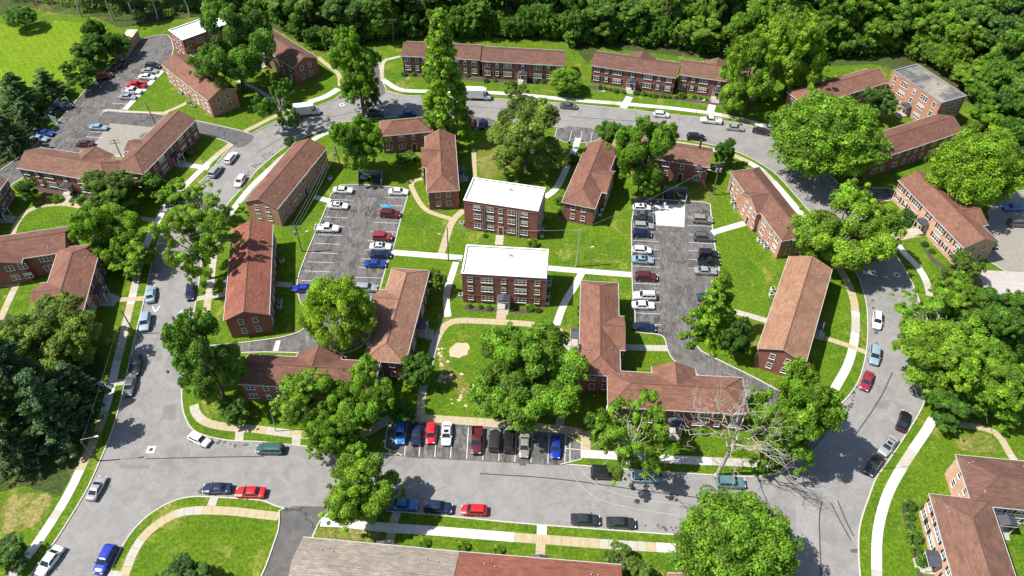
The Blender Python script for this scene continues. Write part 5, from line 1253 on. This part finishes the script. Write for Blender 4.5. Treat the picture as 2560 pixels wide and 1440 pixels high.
T('b3','dark',20,1385,52,44,'dark bush tree in the lower left corner'); T('b2','dark',465,1462,75,36,'dark crown peeking in at the bottom edge on the lawn')
T('d1','mid',52,44,38,26,'round tree on the field edge at the top left'); T('p1','dark',42,232,62,60,'dark pine in the left grove beside the mown field'); T('p2','dark',112,205,48,44,'dark pine at the lower corner of the mown field'); T('p1','pine',2,318,52,58,'dark pine at the left edge above the left lot'); T('p2','pine',62,285,40,40,'dark pine behind the blue grey pen')
T('b1','mid',232,85,32,38,'slender green tree at the top of the lot edge tree belt'); T('b2','mid',222,128,46,42,'leafy tree second from the top in the lot edge tree belt'); T('b3','mid',200,180,44,42,'leafy tree lowest in the lot edge tree belt'); T('b4','mid',285,108,36,34,'leafy tree beside the tan shed')
T('b1','mid',1010,1035,32,22,'low green tree at the left end of the bay walk'); T('b2','mid',2540,190,60,60,'leafy tree at the upper right edge'); T('b3','wood',1012,395,26,22,'small shaded tree in the court below the hip roofed house')
T('b1','bright',2465,300,50,46,'bright tree right of the tall stained roof block'); T('b2','mid',2500,260,60,56,'green tree in the woods right of the stained roof block'); T('b4','mid',2555,350,60,60,'green tree at the right edge above the yellow green one')
# the woods behind the houses
def wood_ok(px, py):
    pts = [(-900, -60), (-200, -10), (60, 8), (130, 14), (240, 34), (330, 50), (400, 52), (470, 34), (540, 26), (640, 40), (720, 80), (790, 125), (850, 125), (930, 104), (1000, 92), (1400, 98), (1430, 118), (1475, 120), (1495, 106), (1700, 124), (1800, 140), (1960, 162), (2050, 150), (2180, 140), (2250, 132), (2330, 170), (2400, 215), (2450, 280), (2530, 330), (2600, 470), (3600, 560)]
    for (x0, y0), (x1, y1) in zip(pts, pts[1:]):
        if x0 <= px < x1: return py < y0+(y1-y0)*(px-x0)/(x1-x0)
    return False
def pix(p):
    d = Vector(p)-Vector((0, 0, CAMH)); dep = d.y*math.cos(PITCH)-d.z*math.sin(PITCH); up = d.y*math.sin(PITCH)+d.z*math.cos(PITCH)
    return 1280+FPX*d.x/dep, 720-FPX*up/dep
rw_ = random.Random(77); cnt = 0; Y = 150
def bound(px):
    lo_, hi_ = -100, 600
    for y in range(600, -100, -2):
        if wood_ok(px, y): return y
    return -100
WOOD = []
px = 600
while px < 2560:
    y_ = bound(px)-rw_.uniform(0, 14); g_ = G(px, y_); small = rw_.random()
    tree(rw_.choice(('b1', 'b2', 'b4', 'd1', 'a2')), rw_.choice(('woodb', 'woodb', 'wood', 'mid')), 0, 0, 0, 0, 'low bright tree along the near edge of the woods', xyz=(g_.x, g_.y, 3.2+2*small, 3.0+1.4*small, 3.0+1.8*small), group='low trees at the near edge of the woods'); px += rw_.uniform(30, 46)
while Y < 292:
    X = -200
    while X < 205:
        x = X+rw_.uniform(-3, 3); y = Y+rw_.uniform(-3, 3); px, py = pix((x, y, 0)); top = pix((x, y, 18))[1]; X += 9.9
        if not wood_ok(px, py) or not (-90 < px < 2660) : continue
        if pix((x, y, 4))[1] < -25: continue
        edge_ = not wood_ok(px, py+26)
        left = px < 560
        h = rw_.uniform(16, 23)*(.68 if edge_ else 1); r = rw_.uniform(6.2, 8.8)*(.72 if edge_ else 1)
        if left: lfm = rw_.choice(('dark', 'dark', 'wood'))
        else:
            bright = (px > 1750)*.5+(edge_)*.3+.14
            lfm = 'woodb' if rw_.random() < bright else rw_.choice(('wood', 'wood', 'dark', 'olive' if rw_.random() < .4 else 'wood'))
        if left and rw_.random() < .12: continue
        hh = h*(.40 if not left else .27)
        WOOD.append((y, x, h, hh, r, lfm, left, rw_.choice(('b1', 'b2', 'b3', 'b4', 't1', 't2', 'b2')), rw_.random()))
    Y += 9.8
WOOD.sort(); NEAR = 300-sum(1 for x in col.objects if x.name.startswith('deciduous_tree'))-2
for y, x, h, hh, r, lfm, left, pr, q in WOOD[:NEAR]:
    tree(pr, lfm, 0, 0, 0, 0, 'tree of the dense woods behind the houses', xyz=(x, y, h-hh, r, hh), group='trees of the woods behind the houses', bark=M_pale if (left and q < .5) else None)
FC = []; FR = []; gf = np.random.default_rng(8); tm_ = MB()
for y, x, h, hh, r, lfm, left, pr, q in WOOD[NEAR:]:
    for _ in range(46):
        d = gf.normal(size=3); d /= np.linalg.norm(d); k_ = gf.uniform(.7, 1.05); FC.append((x+d[0]*r*.85*k_, y+d[1]*r*.85*k_, h-hh+d[2]*hh*.9*k_)); FR.append(gf.uniform(.7, 1.6))
    tm_.tube((x, y, 0), (x, y, h-hh), .35, .22, 6, 1)
print('woods', len(WOOD), NEAR)
if FC:
    me = leaf_mesh('far_woods', np.array(FC), np.array(FR), 70, .24, seed=6); o = obj('far_woodland', me, [LEAF['wood']]); tag(o, 'farthest crowns of the woods along the very top of the picture', 'woodland', None, 'stuff')
    tr_ = obj('trunk', tm_.mesh('far_trunks'), [M_bark, M_bark], o); tag(tr_, kind='stuff')
gu = np.random.default_rng(5); UC = []; US = []
for _ in range(60000):
    x = gu.uniform(-200, 210); y = gu.uniform(105, 262); px, py = pix((x, y, 0))
    if not wood_ok(px, py) or not (-60 < px < 2620) or py < -90: continue
    if gu.random() > (.14 if px < 560 else (.8 if wood_ok(px, py+50) is False else .25)): continue
    s = gu.uniform(.7, 1.9); UC.append((x, y, s*.6+gu.random()*1.2)); US.append(s)
UC = np.array(UC); US = np.array(US); print('under', len(UC))
o = obj('undergrowth', leaf_mesh('undergrowth', UC, US, 34, .30, seed=3), [LEAF['wood']]); tag(o, 'tangled green undergrowth covering the floor of the woods', 'undergrowth', None, 'stuff')
# dead tree
def dead_tree(base, top_py, label):
    b = G(*base); h = 10
    for i in range(80, 300):
        z = i*.1
        if pix((b.x, b.y, z))[1] < top_py: h = z; break
    r = thing('dead_tree', label, 'tree', (b.x, b.y, 0)); g = np.random.default_rng(12); tr = MB(); br = MB()
    k = h/17.0
    limb(tr, (0, 0, -.1), (.5*k, .2, 6*k), .36, .25, g, 4, .08, 10); tr.tube((0, 0, -.1), (0, 0, .6), .65, .42, 10)
    def grow(p, d, L_, r0, lev):
        d = d/np.linalg.norm(d); e = p+d*L_; limb(br, p, e, r0, r0*.62, g, 4, .45, 7 if lev < 2 else 5)
        if lev >= 5 or r0 < .016: return
        kk = 3 if lev < 3 else 2
        for i in range(kk):
            nd = d+g.normal(size=3)*(.55 if lev < 3 else .75)+np.array([0, 0, .22]); grow(p+d*L_*g.uniform(.55, 1.0) if i else e, nd, L_*g.uniform(.60, .82), r0*g.uniform(.48, .66), lev+1)
    tp = np.array([.5*k, .2, 6*k])
    for d, L_, rr in (((-.15, .1, 1), 5.0, .30), ((-.9, .1, .75), 4.6, .24), ((.75, -.1, .9), 4.4, .2), ((.4, .7, .9), 4.6, .22), ((-.5, .7, .8), 4.2, .2), ((.6, -.7, .55), 4.2, .22), ((-.4, -.8, .5), 3.4, .16)):
        grow(tp+np.array([0, 0, g.uniform(-1.6, 0)]), np.array(d)*np.array([.8, .8, 1.1]), L_*k*.70, rr*.72, 1)
    obj('trunk', tr.mesh('trunk', True), [M_pale], r); obj('bare_branches', br.mesh('branches', True), [M_pale], r)
dead_tree((1792, 1190), 930, 'bare dead tree with pale branches on the verge of the lower street')
# bare pale trunks in the dark wood at top left
for i, (bx, by, tx, ty) in enumerate(((283,52,258,5),(395,48,375,0),(205,42,192,8),(338,38,322,6),(475,42,462,10))):
    b = G(bx, by); h = 13+i; r = thing('bare_trunk', 'bare pale trunks standing in the dark woods at the top left', 'tree', (b.x, b.y, 0), 0, 'bare trunks in the dark woods'); g = np.random.default_rng(i); m = MB(); limb(m, (0, 0, 0), (g.uniform(-.6, .6), 0, h), .26, .10, g, 5, .15, 7); obj('trunk', m.mesh('trunk'), [M_pale], r)
    m = MB()
    for _ in range(6): z = h*g.uniform(.55, .95); limb(m, (0, 0, z), (g.uniform(-2, 2), g.uniform(-1, 1), z+1.2), .06, .02, g, 2, .4, 4)
    obj('branches', m.mesh('branches'), [M_pale], r)
# shrubs along the house fronts
def hedge(pts, n, rpx, group, txt, lf=('mid', 'dark', 'bright')):
    P = pts
    for i in range(n):
        t = i/(n-1) if n > 1 else .5; x, y = lerp(P[0], P[1], t); rr = random.Random(int(x+y)); bush(x+rr.uniform(-3, 3), y+rr.uniform(-1, 1), rpx*rr.uniform(.8, 1.25), txt, lf[i % len(lf)], group, i)
hedge([(1498,216),(1558,230)], 5, 6.5, 'shrubs before the first porch house, left of the porch', 'small round shrub left of the slate porch of the peaked row house', ('dark', 'mid'))
hedge([(1592,232),(1688,243)], 7, 7, 'shrubs right of the first slate porch', 'small round shrub right of the slate porch of the peaked row house', ('dark', 'mid'))
bush(1705,237,11,'big round green shrub between the two slate porch row houses','mid'); hedge([(1736,241),(1765,246)], 3, 6, 'shrubs left of the second slate porch', 'small round shrub left of the second slate porch', ('mid',)); hedge([(1808,252),(1835,256)], 2, 7, 'shrubs right of the second slate porch', 'small round shrub right of the second slate porch', ('bright',))
hedge([(1012,184),(1036,184)], 2, 8, 'shrubs at the left corner of the long row', 'round shrub at the left corner of the long row', ('dark', 'mid')); bush(1168,186,8,'round shrub right of the cypress tree by the long row','mid'); hedge([(1217,200),(1235,200)], 2, 7, 'pair of shrubs in the middle of the long row', 'round shrub in the middle of the long row', ('dark',)); hedge([(1322,200),(1378,204)], 4, 6.5, 'shrubs before the right part of the long row', 'round dark shrub before the right part of the long row', ('dark',))
hedge([(1175,764),(1222,769)], 3, 7.5, 'shrubs left of the slate porch of the nearer white roofed block', 'dark round shrub left of the porch of the nearer block', ('dark', 'mid')); bush(1280,771,8,'small shrub right of the porch of the nearer block','mid'); bush(1325,767,13,'bright round shrub at the nearer white roofed block','bright'); bush(1346,774,9,'dark low shrub at the right corner of the nearer block','dark')
bush(1332,606,16,'bright round shrub at the right front of the farther white roofed block','bright'); bush(1213,588,7,'small shrub left of the door of the farther block','mid')
bush(1060,1357,15,'round yellow green shrub farthest left along the grey and red shingled row','yellow'); bush(1157,1365,17,'round yellow green shrub in the middle of the grey and red shingled row','yellow'); bush(1246,1373,15,'round yellow green shrub farthest right along the red shingled house','yellow')
bush(2275,1262,18,'dark green shrub at the corner of the salmon shuttered wall','dark'); bush(2277,1290,13,'green shrub second along the salmon shuttered wall','mid'); bush(2276,1312,12,'reddish brown shrub along the salmon shuttered wall','olive'); bush(2288,1340,22,'large round green shrub along the salmon shuttered wall','mid'); bush(2292,1373,15,'brownish shrub below the large round one','olive'); bush(2305,1402,17,'tall green shrub near the lower porch','mid', None, 1, 1.5); bush(2293,1424,7,'tiny yellow shrub near the lower porch','yellow')
bush(1450,766,9,'pale clipped shrub beside the long drive side house, upper','yellow'); bush(1451,783,9,'dark clipped shrub beside the long drive side house','dark'); bush(1450,810,8,'pale clipped shrub beside the long drive side house, lower','yellow')
bush(2268,540,26,'dark shrub at the left wall of the salmon house','dark'); bush(2312,608,10,'low shrub right of the tan steps','mid'); bush(2330,626,9,'low shrub farther right of the tan steps','dark'); bush(183,484,9,'clipped shrub right of the pale porch','mid'); bush(197,491,9,'second clipped shrub right of the pale porch','dark'); bush(140,494,15,'yellow shrub left of the pale porch walk','yellow'); bush(92,505,12,'yellowish low plant by the orange ball','yellow')
bush(724,350,16,'dark bush at the foot of the airy tree on the bend','dark'); bush(470,380,13,'shaded shrub by the porch of the concrete pad house','dark'); bush(1023,380,9,'bright shrub at the wall of the shaded court','bright'); bush(1040,395,10,'low green plant in the shaded court','mid')
bush(1400,500,14,'green shrub between the path and the leaf shadowed house','mid'); bush(1430,395,18,'green shrub beside the curved shaded path','mid'); bush(1762,1078,12,'pink flowering shrub at the wall behind the dead tree','bright')
bush(1405,525,13,'shrub at the left corner of the leaf shadowed house','bright')
